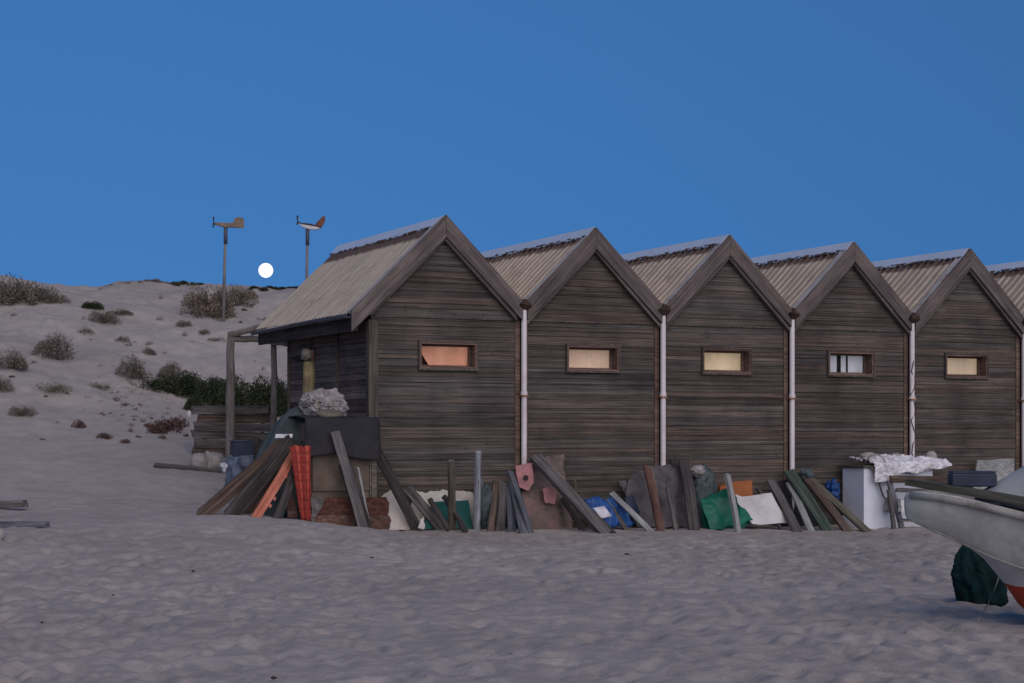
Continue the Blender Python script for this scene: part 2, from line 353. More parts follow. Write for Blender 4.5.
# ---------------------------------------------------------------- sand sheet
def make_sand():
    fine = np.linspace(-22, 22, 470); a1 = np.linspace(22, 180, 47)[1:]; ang = np.concatenate([-a1[::-1], fine, a1])   # last and first meet behind
    r = [0.6]
    while r[-1] < 5.5: r.append(r[-1] * 1.12)
    while r[-1] < 34: r.append(r[-1] * 1.0031)
    while r[-1] < 57: r.append(r[-1] * 1.0034)
    while r[-1] < 9000: r.append(r[-1] * 1.13)
    r = np.array(r); A, RR = np.meshgrid(np.radians(ang), r)
    X = RR * np.sin(A); Y = RR * np.cos(A)
    Z = ground(X, Y)
    dx = X - P0.x; dy = Y - P0.y; t = dx * V.x + dy * V.y
    near = (RR < 70) * np.where(t > -3, .45 + .55 * smooth01((-1.2 - t) / 1.8), 1.0)
    # trodden hollows: one soft dent per jittered cell, three sizes
    for size, depth, seed in ((.60, .050, 101), (.40, .074, 202), (.28, .050, 303), (.18, .024, 404)):
        cx = np.floor(X / size); cy = np.floor(Y / size); D = np.zeros_like(X)
        for ox in (-1, 0, 1):
            for oy in (-1, 0, 1):
                ix = cx + ox; iy = cy + oy
                h1 = _hash(ix, iy, seed); h2 = _hash(ix, iy, seed + 1); h3 = _hash(ix, iy, seed + 2); h4 = _hash(ix, iy, seed + 3)
                px = (ix + h1) * size; py = (iy + h2) * size
                a = math.pi / 2 + (h3 - .5) * 1.7 + .25; ca = np.cos(a); sa = np.sin(a)
                ex = ((X - px) * ca + (Y - py) * sa) / (size * .62); ey = (-(X - px) * sa + (Y - py) * ca) / (size * .26)
                q = ex * ex + ey * ey
                D += (h4 - .12) * (-np.exp(-q * 1.25) + .22 * np.exp(-(np.sqrt(q) - 1.35) ** 2 * 3.5))
        k = np.where(t < 2, .55 + .6 * np.clip(vnoise(X / 3.7, Y / 3.7, 77) + .5, 0, 1), .35)
        Z += D * depth * k * near * (1 + 1.1 * smooth01((t - 8) / 6))
    dk = smooth01((t - 7) / 6) * near
    Z += dk * (.10 * np.abs(fbm(X / .8, Y / .8, 61, 3)) + (.26) * np.abs(fbm((X * U.x + Y * U.y) / 1.1, (X * V.x + Y * V.y) / 4.5, 71, 3)) + .05 * fbm(X / .25, Y / .25, 81, 2))
    Z += .012 * fbm(X / .3, Y / .3, 55, 2) * near
    nr, na = X.shape
    verts = np.stack([X, Y, Z], -1).reshape(-1, 3)
    i = np.arange((nr - 1) * (na - 1)); row = i // (na - 1); c = i % (na - 1)
    q = np.stack([row * na + c, row * na + c + 1, (row + 1) * na + c + 1, (row + 1) * na + c], 1)[:, ::-1]
    me = bpy.data.meshes.new('sand'); nf = len(q)
    me.vertices.add(len(verts)); me.vertices.foreach_set('co', verts.ravel().astype(np.float32))
    me.loops.add(nf * 4); me.loops.foreach_set('vertex_index', q.ravel().astype(np.int32))
    me.polygons.add(nf); me.polygons.foreach_set('loop_start', np.arange(0, nf * 4, 4, dtype=np.int32)); me.polygons.foreach_set('loop_total', np.full(nf, 4, np.int32))
    me.polygons.foreach_set('use_smooth', [True] * nf); me.update(); me.validate()
    me.materials.append(M['sand'])
    o = bpy.data.objects.new('sand', me); COL.objects.link(o); o['kind'] = 'structure'
make_sand()

# ---------------------------------------------------------------- huts
WIN = [(.0, 2.59, .95, .41)] + [(.01, 2.59, .93, .41)] * 5
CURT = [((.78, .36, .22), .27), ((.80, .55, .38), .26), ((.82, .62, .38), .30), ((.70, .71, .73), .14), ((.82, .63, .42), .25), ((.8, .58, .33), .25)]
HLAB = ['timber beach hut at the left end with orange curtain and whole side wall',
        'second weathered timber beach hut from the left, peach curtain in its small window',
        'third timber beach hut from the left, yellow curtain in its window',
        'timber beach hut whose small window shows white cloth with dark gaps',
        'timber beach hut with the last full gable on the right, yellow blind',
        'timber beach hut cut off by the right edge, only roof and sliver showing']
def hut(i):
    rnd = random.Random(100 + i); ht = (1.0, .94, 1.05, .93, .98, 1.0)[i]; hw_ = (1.0, 1.0, .985, 1.03, 1.0, 1.0)[i]
    o = empty('beach_hut', P0 + U * (W * i), TH, label=HLAB[i], cat='hut', group='row of timber beach huts')
    wx, wz, ww, wh = WIN[i]
    ax, za_ = (-.09, ZA + .065) if i == 0 else (0.0, ZA)
    ox0, ox1, oz0, oz1 = wx - ww / 2 + .02, wx + ww / 2 - .02, wz - wh / 2 + .02, wz + wh / 2 - .02
    xl, xr = -W / 2 + (.0 if i == 0 else .03), W / 2 - .03
    inner = lambda z: max(0.0, (za_ - .10 - z) / SL)         # half width of the gable under the roof
    bm = bmesh.new(); tone_layer(bm)
    z = -.85
    def plank(xa, xb, za, zb, tn, y=0.0):
        if zb - za < .004: return
        def lim(x, zz):
            return max(ax - inner(zz), min(ax + inner(zz), x))
        p = [(lim(xa, za), y - .007, za), (lim(xb, za), y - .007, za), (lim(xb, za), y + .022, za), (lim(xa, za), y + .022, za),
             (lim(xa, zb), y, zb), (lim(xb, zb), y, zb), (lim(xb, zb), y + .022, zb), (lim(xa, zb), y + .022, zb)]
        if p[1][0] - p[0][0] < .02: return
        hexa(bm, p, tn)
    SEAM = 3.16
    while z < za_ - .14:
        hgt = rnd.choice((.066, .072, .078, .084, .092, .11, .135)); zb = min(z + hgt, za_ - .12)
        if z < SEAM < zb: zb = SEAM
        if zb - z < .02: z = zb; continue
        gab = z >= SEAM - .001
        cuts = [xl, xr]
        if rnd.random() < .10: cuts.insert(1, rnd.uniform(xl + .4, xr - .4))
        for a, b in zip(cuts[:-1], cuts[1:]):
            tn = max(.72, min(1.35, rnd.gauss(1.0, .10)))
            if rnd.random() < .10: tn *= .82
            tn *= ht; h_ = rnd.random(); tn = (tn * 1.06, tn * .98, tn * .92) if h_ < .6 else ((tn * 1.16, tn * 1.02, tn * .90) if h_ < .75 else (tn, tn, tn))
            y = rnd.uniform(-.004, .004) - (.014 if gab else 0); ga = rnd.choice((.003, .0045, .006, .008))
            segs = [(a, b)]
            if zb > oz0 and z < oz1:
                if a < ox0: plank(a + .002, min(b, ox0), z + ga / 2, zb - ga / 2, tn, y)
                if b > ox1: plank(max(a, ox1), b - .002, z + ga / 2, zb - ga / 2, tn, y)
                m0, m1 = max(a, ox0), min(b, ox1)
                if m1 > m0:
                    if z < oz0: plank(m0, m1, z + ga / 2, oz0, tn, y)
                    if zb > oz1: plank(m0, m1, oz1, zb - ga / 2, tn, y)
            else: plank(a + .002, b - .002, z + ga / 2, zb - ga / 2, tn, y)
        z = zb
    # structure behind the cladding
    d = .66
    box(bm, xl, ox0 - .01, .032, .09, -.85, 3.1, d); box(bm, ox1 + .01, xr, .032, .09, -.85, 3.1, d)
    box(bm, ox0 - .008, ox1 + .008, .032, .09, -.85, oz0 - .01, d); box(bm, ox0 - .008, ox1 + .008, .032, .09, oz1 + .01, 3.1, d)
    prism(bm, [(max(xl, ax - inner(3.103)), 3.103), (min(xr, ax + inner(3.103)), 3.103), (ax + .02, za_ - .14), (ax - .02, za_ - .14)], .032, .09, d)
    obj('wall', bm, M['wall'], o)
    # side and back walls
    bm = bmesh.new(); tone_layer(bm)
    if i == 0:
        z = -.3
        while z < 3.44:
            zb = min(z + rnd.uniform(.085, .10), 3.44)
            box(bm, xl - .0, xl + .02, .10, 3.90, z + .003, zb - .003, max(.55, rnd.gauss(.95, .16))); z = zb
        box(bm, xl + .024, xl + .08, .095, 3.92, -.5, 3.45, .5)
    else: box(bm, xl, xl + .05, .10, 4.6, -.5, 3.1, .6)
    box(bm, xr - .05, xr, .10, 4.6, -.5, 3.1, .6)
    box(bm, xl + .09, xr - .06, 3.90 if i == 0 else 4.56, 3.92 if i == 0 else 4.62, -.3, 3.1, .6)
    ybk = 3.88 if i == 0 else 4.54; prism(bm, [(xl + .085, 3.102), (xr - .055, 3.102), (xr - .055, max(3.12, za_ - .12 - SL * (xr - .055 - ax))), (ax, za_ - .12), (xl + .085, max(3.12, za_ - .12 - SL * (ax - xl - .085)))], ybk + .03, ybk + .07, .6)
    obj('side_wall', bm, M['wallside'], o)
    # corner boards
    if i == 0: parts('corner_board', [(xl - .05, xl + .05, -.03, -.005, -.7, 3.10), (xl + .053, xl + .10, -.020, -.005, -.7, 3.09)], M['trim'], o); parts('corner_board', [(xl - .05, xl - .022, -.002, .09, -.7, 3.08)], M['trim'], o)
    else: parts('corner_board', [(xl + .005, xl + .07, -.022, -.005, -.8, 3.14)], M['frame'], o)
    parts('corner_board', [(xr - .08, xr, -.024, -.006, -.8, 3.14)], M['frame'], o)
    bm = bmesh.new(); box(bm, xl + .06 if i == 0 else xl + .01, xr - .01, -.030, -.021, 3.148, 3.166); obj('seam_board', bm, M['trim'], o)
    # window
    x0, x1, z0, z1 = wx - ww / 2, wx + ww / 2, wz - wh / 2, wz + wh / 2; cs = .035; dp_ = .20; lip = .028
    bm = bmesh.new()
    for (a, b, c, e) in ((x0 - .012, x1 + .012, z1 - .006, z1 + .018), (x0 - .018, x1 + .022, z0 - .022, z0 + .006), (x0 - .012, x0 + .006, z0 + .0065, z1 - .0065), (x1 - .006, x1 + .014, z0 + .0065, z1 - .0065)): box(bm, a, b, -.05, -.012, c, e)
    cas = obj('casing', bm, M['trim'], o); bm = bmesh.new()
    for (a, b, c, e) in ((x0, x1, z1 - cs, z1), (x0 - .01, x1 + .02, z0, z0 + cs), (x0, x0 + cs, z0 + cs + .0005, z1 - cs - .0005), (x1 - cs, x1, z0 + cs + .0005, z1 - cs - .0005)):
        box(bm, a, b, -.04 if c > wz else -.034, dp_, c, e)
    wf = obj('window', bm, M['frame'], o)
    bm = bmesh.new()
    for (a, b, c, e) in ((x0 + cs + .001, x1 - cs - .001, z1 - cs - lip, z1 - cs - .001), (x0 + cs + .001, x1 - cs - .001, z0 + cs + .001, z0 + cs + lip), (x0 + cs + .001, x0 + cs + lip, z0 + cs + lip + .0005, z1 - cs - lip - .0005), (x1 - cs - lip, x1 - cs - .001, z0 + cs + lip + .0005, z1 - cs - lip - .0005)):
        box(bm, a, b, .14, .19, c, e)
    cas.parent = wf; obj('sash', bm, M['frame'], wf)
    bm = bmesh.new(); box(bm, x0 + cs + lip + .001, x1 - cs - lip - .001, .160, .165, z0 + cs + lip + .001, z1 - cs - lip - .001); obj('pane', bm, M['glass'], wf)
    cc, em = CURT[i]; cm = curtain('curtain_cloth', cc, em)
    bm = bmesh.new(); nx = 40; a0 = x0 + cs + .005; a1 = x1 - cs - .005; ph = rnd.random() * 6; g0 = []; g1 = []
    for q in range(nx + 1):
        u = q / nx; yy = .212 + .003 * math.sin(q * .5 + ph) - .012 * math.exp(-((u - .5) * 16) ** 2)
        zl = z0 + cs + .004 + (max(0, (.26 - u) / .26) * .34 if i == 0 else 0)
        g0.append(bm.verts.new((a0 + (a1 - a0) * u, yy, min(zl, z1 - cs - .01)))); g1.append(bm.verts.new((a0 + (a1 - a0) * u, yy, z1 - cs - .004)))
    for q in range(nx):
        if i == 3 and (14 <= q <= 17 or 23 <= q <= 24): continue
        bm.faces.new((g0[q], g0[q + 1], g1[q + 1], g1[q]))
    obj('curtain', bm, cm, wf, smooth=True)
    bm = bmesh.new(); box(bm, x0 + .01, x1 - .01, .26, .27, z0 + .01, z1 - .01); obj('blackout_board', bm, M['blackstuff'], wf)
    # roof
    wl = 1.50 if i == 0 else W / 2 - .01; wr = W / 2 - .01 - ax
    bm = bmesh.new(); pitch = .165 if i == 0 else .20; prof = ((0, 0), (.30, 0), (.42, 1), (.62, 1), (.74, 0)); ys = []
    y = -.10
    while y < 4.73:
        for a, h in prof:
            if y + a * pitch < 4.73: ys.append((y + a * pitch, h))
        y += pitch
    nrm = Vector((SL, 0, 1)).normalized()
    amp = .010 if i == 0 else .027
    for side, hw in ((-1, wl), (1, wr)):
        cols = []; nseg = 7
        for (yy, h) in ys:
            cl = []
            for q in range(nseg + 1):
                x = hw * q / nseg
                wob = .006 * math.sin(q * 1.7 + yy * 2.1 + i)
                n = Vector((side * SL, 0, 1)).normalized() * (h * amp + wob)
                cl.append(bm.verts.new((ax + side * x + n.x, yy, za_ - SL * x + n.z)))
            cols.append(cl)
        for a, b in zip(cols[:-1], cols[1:]):
            for q in range(nseg): bm.faces.new((a[q], b[q], b[q + 1], a[q + 1]))
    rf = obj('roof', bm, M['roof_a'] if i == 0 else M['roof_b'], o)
    md = rf.modifiers.new('sheet', 'SOLIDIFY'); md.thickness = .006; md.offset = -1
    bm = bmesh.new()
    for side in (-1, 1):
        prev = None; yy = -.10; first = None
        while yy <= 4.74:
            e = .14 + rnd.uniform(-.008, .008)
            cu = -.008 if i == 0 else .012; top = bm.verts.new((ax, yy, za_ + .055 + cu)); b1 = bm.verts.new((ax + side * e, yy, za_ + .045 + cu - SL * e)); b2 = bm.verts.new((ax + side * (e + .004), yy, za_ + .020 + cu - SL * (e + .004)))
            if prev:
                bm.faces.new((prev[0], top, b1, prev[1])); bm.faces.new((prev[1], b1, b2, prev[2]))
            prev = (top, b1, b2); yy += .2513
    bmesh.ops.remove_doubles(bm, verts=bm.verts[:], dist=.0005)
    for side in (-1, 1):
        bc = bmesh.new(); yy = -.08  # rusty teeth; the shade of the corrugation gaps is built into their shape
        while yy < 4.70:
            wd = rnd.uniform(.10, .17); L_ = rnd.uniform(.012, .05); e0 = .13; x_ = e0 + L_; md_ = yy + wd * rnd.uniform(.3, .7); of = .052 if i else .020
            v_ = [bc.verts.new((ax + side * xx, y_, za_ + of - SL * xx)) for xx, y_ in ((e0, yy), (e0, yy + wd), (x_ * .98, md_ + .03), (x_, md_ - .02))]
            bc.faces.new(v_); yy += wd
        cl_ = obj('rust_shade_teeth', bc, M['rust_strip'], rf); md = cl_.modifiers.new('sheet', 'SOLIDIFY'); md.thickness = .012
    rc = obj('ridge_cap', bm, M['ridge'], rf); md = rc.modifiers.new('sheet', 'SOLIDIFY'); md.thickness = .005
    # barge boards
    zt = za_ + .05; vb = .335
    for side, hw in ((-1, wl + .01 if i == 0 else W / 2 - .045), (1, W / 2 - .045 - ax)):
        bm = bmesh.new()
        prism(bm, [(ax + side * .003, zt), (ax + side * hw, zt - SL * hw), (ax + side * hw, zt - SL * hw - (.325 if (i == 0 and side < 0) else .30)), (ax + side * .003, zt - vb)], -.155, -.118)
        hw2 = min(hw, 1.2); b2_ = bmesh.new()
        prism(b2_, [(ax + side * .003, zt - vb + .02), (ax + side * hw2, zt - vb + .02 - SL * hw2), (ax + side * hw2, zt - vb - .05 - SL * hw2), (ax + side * .003, zt - vb - .05)], -.116, -.045)
        mt = Matrix.Translation((ax, 0, zt)) @ Matrix.Rotation(side * math.atan(SL), 4, 'Y')
        bmesh.ops.transform(bm, matrix=mt.inverted(), verts=bm.verts[:])
        bb = obj('bargeboard', bm, M['barge'], o); bb.matrix_basis = mt
        bmesh.ops.transform(b2_, matrix=mt.inverted(), verts=b2_.verts[:]); obj('cover_strip', b2_, M['barge'], bb)
    # pale flashing strip along the left verge
    bm = bmesh.new()
    hexa(bm, [(ax - wl, -.117, za_ - SL * wl + .012), (ax - .03, -.117, za_ - .03 * SL + .012), (ax - .03, .08, za_ - .03 * SL + .012), (ax - wl, .08, za_ - SL * wl + .012), (ax - wl, -.117, za_ - SL * wl + .052), (ax - .03, -.117, za_ - .03 * SL + .052), (ax - .03, .08, za_ - .03 * SL + .036), (ax - wl, .08, za_ - SL * wl + .036)])
    obj('verge_flashing', bm, M['verge'], rf)
    if i == 0:
        ze = za_ - SL * 1.5
        bm = bmesh.new(); prev = None
        for yy in (-.10, 1.25, 1.26, 4.76):
            rr = .065 if yy < 1.255 else .05
            ring = [bm.verts.new((ax - 1.52 + rr * math.cos(a), yy, ze - .01 + rr * math.sin(a) - .01 * yy * .6)) for a in [math.pi + math.pi * q / 8 for q in range(9)]]
            if prev:
                for q in range(8): bm.faces.new((prev[q], prev[q + 1], ring[q + 1], ring[q]))
            prev = ring
        g = obj('gutter', bm, M['gutter'], o, smooth=True); md = g.modifiers.new('sheet', 'SOLIDIFY'); md.thickness = .006
        bm = bmesh.new(); box(bm, ax - 1.44, ax - 1.40, -.10, 4.71, ze - .26, ze - .01); obj('fascia', bm, M['wallside_beam'], o)
        parts('rafter_end', [(ax - 1.398, ax - 1.05, yy, yy + .05, ze - .16, ze - .04) for yy in (.3, 1.2, 2.1, 3.0, 3.9, 4.6)], M['wallside_beam'], o)
        parts('batten', [(xl - .032, xl - .002, yy, yy + wd, -.3, 3.0) for yy, wd in ((1.43, .055), (2.67, .06), (3.84, .07))], M['trim'], o)
        bm = bmesh.new(); hexa(bm, [(xl - .05, 2.55, 2.62), (xl - .20, 2.55, 2.68), (xl - .20, 3.3, 2.66), (xl - .05, 3.3, 2.60), (xl - .05, 2.55, 2.72), (xl - .20, 2.55, 2.77), (xl - .20, 3.3, 2.74), (xl - .05, 3.3, 2.70)]); obj('eaves_shelf', bm, M['dark_board'], o)
    # downpipe at the valley on this hut's right
    px = W / 2; bm = bmesh.new(); tube(bm, [(px, -.10, -.75), (px, -.10, 1.0), (px, -.10, 2.0)], .043, 12); tube(bm, [(px, -.10, 1.995), (px, -.10, 2.055)], .054, 12); tube(bm, [(px, -.10, 2.05), (px, -.10, 3.31)], .043, 12)
    dp = obj('downpipe', bm, M['pipe'], o, smooth=False)
    parts('bracket', [(px - .062, px + .062, -.155, -.03, 1.975, 2.0), (px - .062, px + .062, -.15, -.035, .55, .575)], M['bracket'], dp)
    bm = bmesh.new()
    hexa(bm, [(px - .05, -.15, 3.29), (px + .05, -.15, 3.29), (px + .05, -.05, 3.29), (px - .05, -.05, 3.29), (px - .13, -.23, 3.385), (px + .11, -.23, 3.375), (px + .11, -.04, 3.385), (px - .13, -.04, 3.38)])
    box(bm, px - .10, px + .09, -.225, -.05, 3.387, 3.43)
    hexa(bm, [(px - .06, -.20, 3.432), (px + .06, -.20, 3.432), (px + .07, -.06, 3.432), (px - .07, -.06, 3.432), (px - .03, -.17, 3.50), (px + .03, -.16, 3.48), (px + .03, -.10, 3.51), (px - .03, -.1, 3.49)])
    for v in bm.verts: v.co = Vector((px, -.13, 3.36)) + (v.co - Vector((px, -.13, 3.36))) * .86 if v.co.y < -.03 else v.co
    for v in bm.verts: v.co += Vector((rnd.uniform(-.022, .022), rnd.uniform(-.012, .012), rnd.uniform(-.018, .018)))
    obj('rainwater_hopper', bm, M['rustmetal'], o)
    if i == 3:
        bm = bmesh.new(); tube(bm, [(px + .05 * math.cos(q * 1.9), -.10 - .05 * abs(math.sin(q * 1.9)) - .006, 2.75 - q * .14) for q in range(15)], .009, 5); obj('cable', bm, M['rustmetal'], dp)
M['wallside_beam'] = wood('eaves_timber', (.035, .028, .026), (.06, .05, .045), (.10, .082, .075), along=1)
for i in range(6): hut(i)
#@@JUNK@@
from mathutils import noise as MN
# ---------------------------------------------------------------- loose things: helpers
def plank_bm(L, wd, th, rnd, rag=.03, n=12, taper=0.0):
    bm = bmesh.new(); rings = []
    for i in range(n + 1):
        x = L * i / n; wq = wd * (1 - taper * i / n) * (1 + rnd.uniform(-.02, .02)); bow = .012 * math.sin(i / n * math.pi) * rnd.choice((1,))
        ps = []
        for (sy, sz) in ((-1, -1), (1, -1), (1, 1), (-1, 1)):
            xx = x + (rnd.uniform(-rag, rag) if i in (0, n) else 0)
            ps.append(bm.verts.new((xx, sy * wq / 2 + rnd.uniform(-.003, .003), sz * th / 2 + bow + rnd.uniform(-.002, .002))))
        rings.append(ps)
    for a, b in zip(rings[:-1], rings[1:]):
        for q in range(4): bm.faces.new((a[q], a[(q + 1) % 4], b[(q + 1) % 4], b[q]))
    bm.faces.new(rings[0][::-1]); bm.faces.new(rings[-1])
    return bm
SEED = [0]
def place_axis(p0, p1, twist=0.0, n0=None):
    a = (p1 - p0).normalized(); n0 = n0 or -V
    y = a.cross(-n0); y = (n0.cross(a)).normalized(); z = a.cross(y).normalized()
    if twist: q = Matrix.Rotation(R(twist), 3, a); y = q @ y; z = q @ z
    return frame(p0, a, y, z)
def board(name, label, cat, top, bot, wd, th, mat, group=None, twist=0, sink=.05, rag=.02, taper=0.0, parent=None, n0=None):
    SEED[0] += 1; rnd = random.Random(SEED[0])
    p1 = FP(*top) if len(top) == 3 else top[0]
    p0 = (FP(*bot) if len(bot) == 3 else G(*bot))
    a = (p1 - p0).normalized(); p0 = p0 - a * sink
    o = obj(name, plank_bm((p1 - p0).length, wd, th, rnd, rag, taper=taper), M[mat], mat4=place_axis(p0, p1, twist, n0))
    return tag(o, label, cat, group)
def pole(name, label, cat, top, bot, r0, r1, mat, group=None, sink=.06, wob=.01, parent=None):
    SEED[0] += 1; rnd = random.Random(SEED[0])
    p1 = FP(*top) if not isinstance(top, Vector) else top
    p0 = bot if isinstance(bot, Vector) else (FP(*bot) if len(bot) == 3 else G(*bot))
    a = (p1 - p0).normalized(); p0 = p0 - a * sink; L = (p1 - p0).length; n = 9
    bm = bmesh.new(); tube(bm, [(L * i / n, rnd.uniform(-wob, wob), rnd.uniform(-wob, wob)) for i in range(n + 1)], [r0 + (r1 - r0) * i / n + rnd.uniform(-.04, .04) * r0 for i in range(n + 1)], 10)
    o = obj(name, bm, M[mat], smooth=False); m = place_axis(p0, p1)
    if parent: o.parent = parent; o.matrix_parent_inverse = Matrix.Identity(4); o.matrix_basis = parent_world(parent).inverted() @ m
    else: o.matrix_world = m
    if label: tag(o, label, cat, group)
    return o
def parent_world(p): return Matrix.Translation(p.location) @ p.rotation_euler.to_matrix().to_4x4()
def panel(name, label, cat, poly, tb, tt, mat, th=.02, group=None, jit=.012, sub=5, zb=-.1, zt=1.0, parent=None, puff=0.0):
    SEED[0] += 1; rnd = random.Random(SEED[0]); m = (tt - tb) / (zt - zb); pts = []
    for px, py in poly:
        d = ray(px, py); lam = (tb + m * (CAMZ - zb) + V.dot(P0)) / (V.dot(d) - m * d.z); p = d * lam; p.z += CAMZ; pts.append(p)
    out = []
    for i, p in enumerate(pts):
        q = pts[(i + 1) % len(pts)]
        for k_ in range(sub):
            r = p.lerp(q, k_ / sub)
            if k_: r = r + Vector((rnd.uniform(-1, 1), 0, rnd.uniform(-1, 1))) * jit
            out.append(r)
    nrm = (-V + ZZ * m * -1).normalized(); nrm = Vector((-V.x, -V.y, m)).normalized()
    o0 = sum(pts, Vector()) / len(pts); o0.z = min(p.z for p in pts)
    bm = bmesh.new(); a = [bm.verts.new(p - o0 + nrm * th / 2) for p in out]; b = [bm.verts.new(p - o0 - nrm * th / 2) for p in out]
    bm.faces.new(a); bm.faces.new(b[::-1]); n = len(a)
    for i in range(n): bm.faces.new((a[i], b[i], b[(i + 1) % n], a[(i + 1) % n]))
    if puff:
        rim = set(v.index for v in bm.verts); bm.verts.index_update()
        bmesh.ops.triangulate(bm, faces=bm.faces[:])
        for _ in range(3): bmesh.ops.subdivide_edges(bm, edges=[e for e in bm.edges if e.calc_length() > .05], cuts=1, use_grid_fill=True)
        bmesh.ops.triangulate(bm, faces=[f for f in bm.faces if len(f.verts) > 4])
        ctr_ = sum((v.co for v in bm.verts), Vector()) / len(bm.verts); mx = max((v.co - ctr_).length for v in bm.verts)
        for v in bm.verts:
            r_ = (v.co - ctr_).length / mx; side = 1 if (v.co - ctr_).dot(nrm) > 0 else -1
            v.co += nrm * side * puff * (1 - r_ ** 2) * .6 + nrm * puff * 1.5 * crumple((v.co + o0) * 5.0)
    o = obj(name, bm, M[mat], loc=o0, smooth=bool(puff))
    if parent: o.parent = parent; o.location = parent_world(parent).inverted() @ o0; o.rotation_euler = (0, 0, -parent.rotation_euler.z)
    if label: tag(o, label, cat, group)
    return o
def sheet(name, label, cat, c, mat, amp=.04, freq=4, n=28, th=.006, sag=0.0, seed=0, group=None, fold=0, foldamp=.03, rag=0.0):
    c = [Vector(p) for p in c]; o0 = sum(c, Vector()) / 4; o0.z = min(p.z for p in c)
    nr = (c[1] - c[0]).cross(c[3] - c[0]).normalized()
    if nr.dot(Vector((0, -1, .2))) < 0: nr = -nr
    bm = bmesh.new(); uvl = bm.loops.layers.uv.new('UVMap'); g = []
    for j in range(n + 1):
        row = []
        for i in range(n + 1):
            u = i / n; v = j / n; uu = u; vv = v
            if rag: vv = v + (rag * MN.noise(Vector((u * 7, seed, 0))) * (1 - v) + rag * MN.noise(Vector((u * 6, seed + 9, 0))) * v); uu = u + rag * MN.noise(Vector((v * 6, seed + 4, 0))) * (abs(u - .5) * 2)
            p = c[0].lerp(c[1], uu).lerp(c[3].lerp(c[2], uu), vv)
            d = amp * MN.fractal(p * freq + Vector((seed * 3.1, 0, 0)), 1.0, 2.0, 3) + sag * (1 - (2 * u - 1) ** 2) * math.sin(v * math.pi)
            if fold: d += foldamp * math.sin(u * fold * math.pi * 2 + 1.2 * MN.noise(Vector((v * 2, seed, 1)))) * (.4 + .6 * v)
            row.append((bm.verts.new(p - o0 + nr * d), (u, v)))
        g.append(row)
    for j in range(n):
        for i in range(n):
            q = (g[j][i], g[j][i + 1], g[j + 1][i + 1], g[j + 1][i]); f = bm.faces.new([x[0] for x in q])
            for lp, x in zip(f.loops, q): lp[uvl].uv = x[1]
    o = obj(name, bm, M[mat], loc=o0, smooth=True); md = o.modifiers.new('thick', 'SOLIDIFY'); md.thickness = th; md.offset = 0
    return tag(o, label, cat, group)
def crumple(q):
    q = q + Vector((MN.noise(q * 1.3), MN.noise(q * 1.3 + Vector((5, 0, 0))), MN.noise(q * 1.3 + Vector((0, 9, 0))))) * .7
    return .55 * MN.noise(q * .55) - .30 * math.exp(-abs(MN.noise(q * 1.1)) * 7) - .20 * math.exp(-abs(MN.noise(q * 2.3 + Vector((3, 1, 2)))) * 7) - .11 * math.exp(-abs(MN.noise(q * 5.0)) * 7) + .25
def blob(name, label, cat, ctr, rad, mat, amp=.25, freq=2.2, sub=4, seed=0, rz=0.0, group=None, ridged=False, flat=None, parent=None, smooth=True):
    bm = bmesh.new(); bmesh.ops.create_icosphere(bm, subdivisions=sub, radius=1)
    for v in bm.verts:
        p = v.co.normalized(); q = p * freq + Vector((seed * 7.3, seed, 0))
        d = crumple(q) if ridged else MN.fractal(q, .9, 2.1, 4)
        co = p * (1 + amp * d); co = Vector((co.x * rad[0], co.y * rad[1], co.z * rad[2]))
        if flat is not None and co.z < -flat * rad[2]: co.z = -flat * rad[2]
        v.co = co
    o = obj(name, bm, M[mat], smooth=smooth); o.location = ctr; o.rotation_euler = (0, 0, rz)
    if parent: o.parent = parent
    if label: tag(o, label, cat, group)
    return o
def crate_bm(x0, x1, y0, y1, z0, z1, bv=.008):
    bm = bmesh.new(); box(bm, x0, x1, y0, y1, z0, z1); bevel(bm, bv, 2); return bm
def onground(p, dz=0): return Vector((p.x, p.y, gz(p.x, p.y) + dz))
def at_st(s, t, z=None):
    p = P0 + U * s + V * t; p.z = gz(p.x, p.y) if z is None else z; return p

# ---------------------------------------------------------------- porch posts beside the first hut
pr = empty('pole_porch', G(230, 463), 0, label='open porch of weathered poles and beams at the back left of the first hut', cat='porch')
b1 = G(230, 463); YP = b1.y; t1 = tof(b1)
top1 = AT(231, 337, YP); b2 = at_st(-1.33, 4.75)
def ppart(name, p0, p1, r0, r1, mat, wob=.012):
    SEED[0] += 1
    o = pole(name, None, None, p1, p0, r0, r1, mat, sink=0.0, wob=wob, parent=pr); return o
b1s = b1 - ZZ * .35
ppart('post', b1s, top1, .088, .075, 'lichen_pole', .015)
t2 = t1 - .1; top2 = FP(274, 345, t2); bot2 = top2.copy(); bot2.z = gz(top2.x, top2.y) - .3
ppart('post', bot2, top2 + ZZ * .05, .065, .055, 'lichen_pole', .008)
ppart('beam', top1 + Vector((-.05, 0, .03)), FP(268, 325, t1 - .4), .055, .05, 'pole', .012)
ppart('beam', top1 + Vector((0, .02, -.02)), FP(292, 341, t1 - .3), .06, .055, 'lichen_pole', .010)
ppart('beam', top2 + Vector((-.25, 0, .08)), FP(300, 345, 3.9), .05, .05, 'lichen_pole', .010)
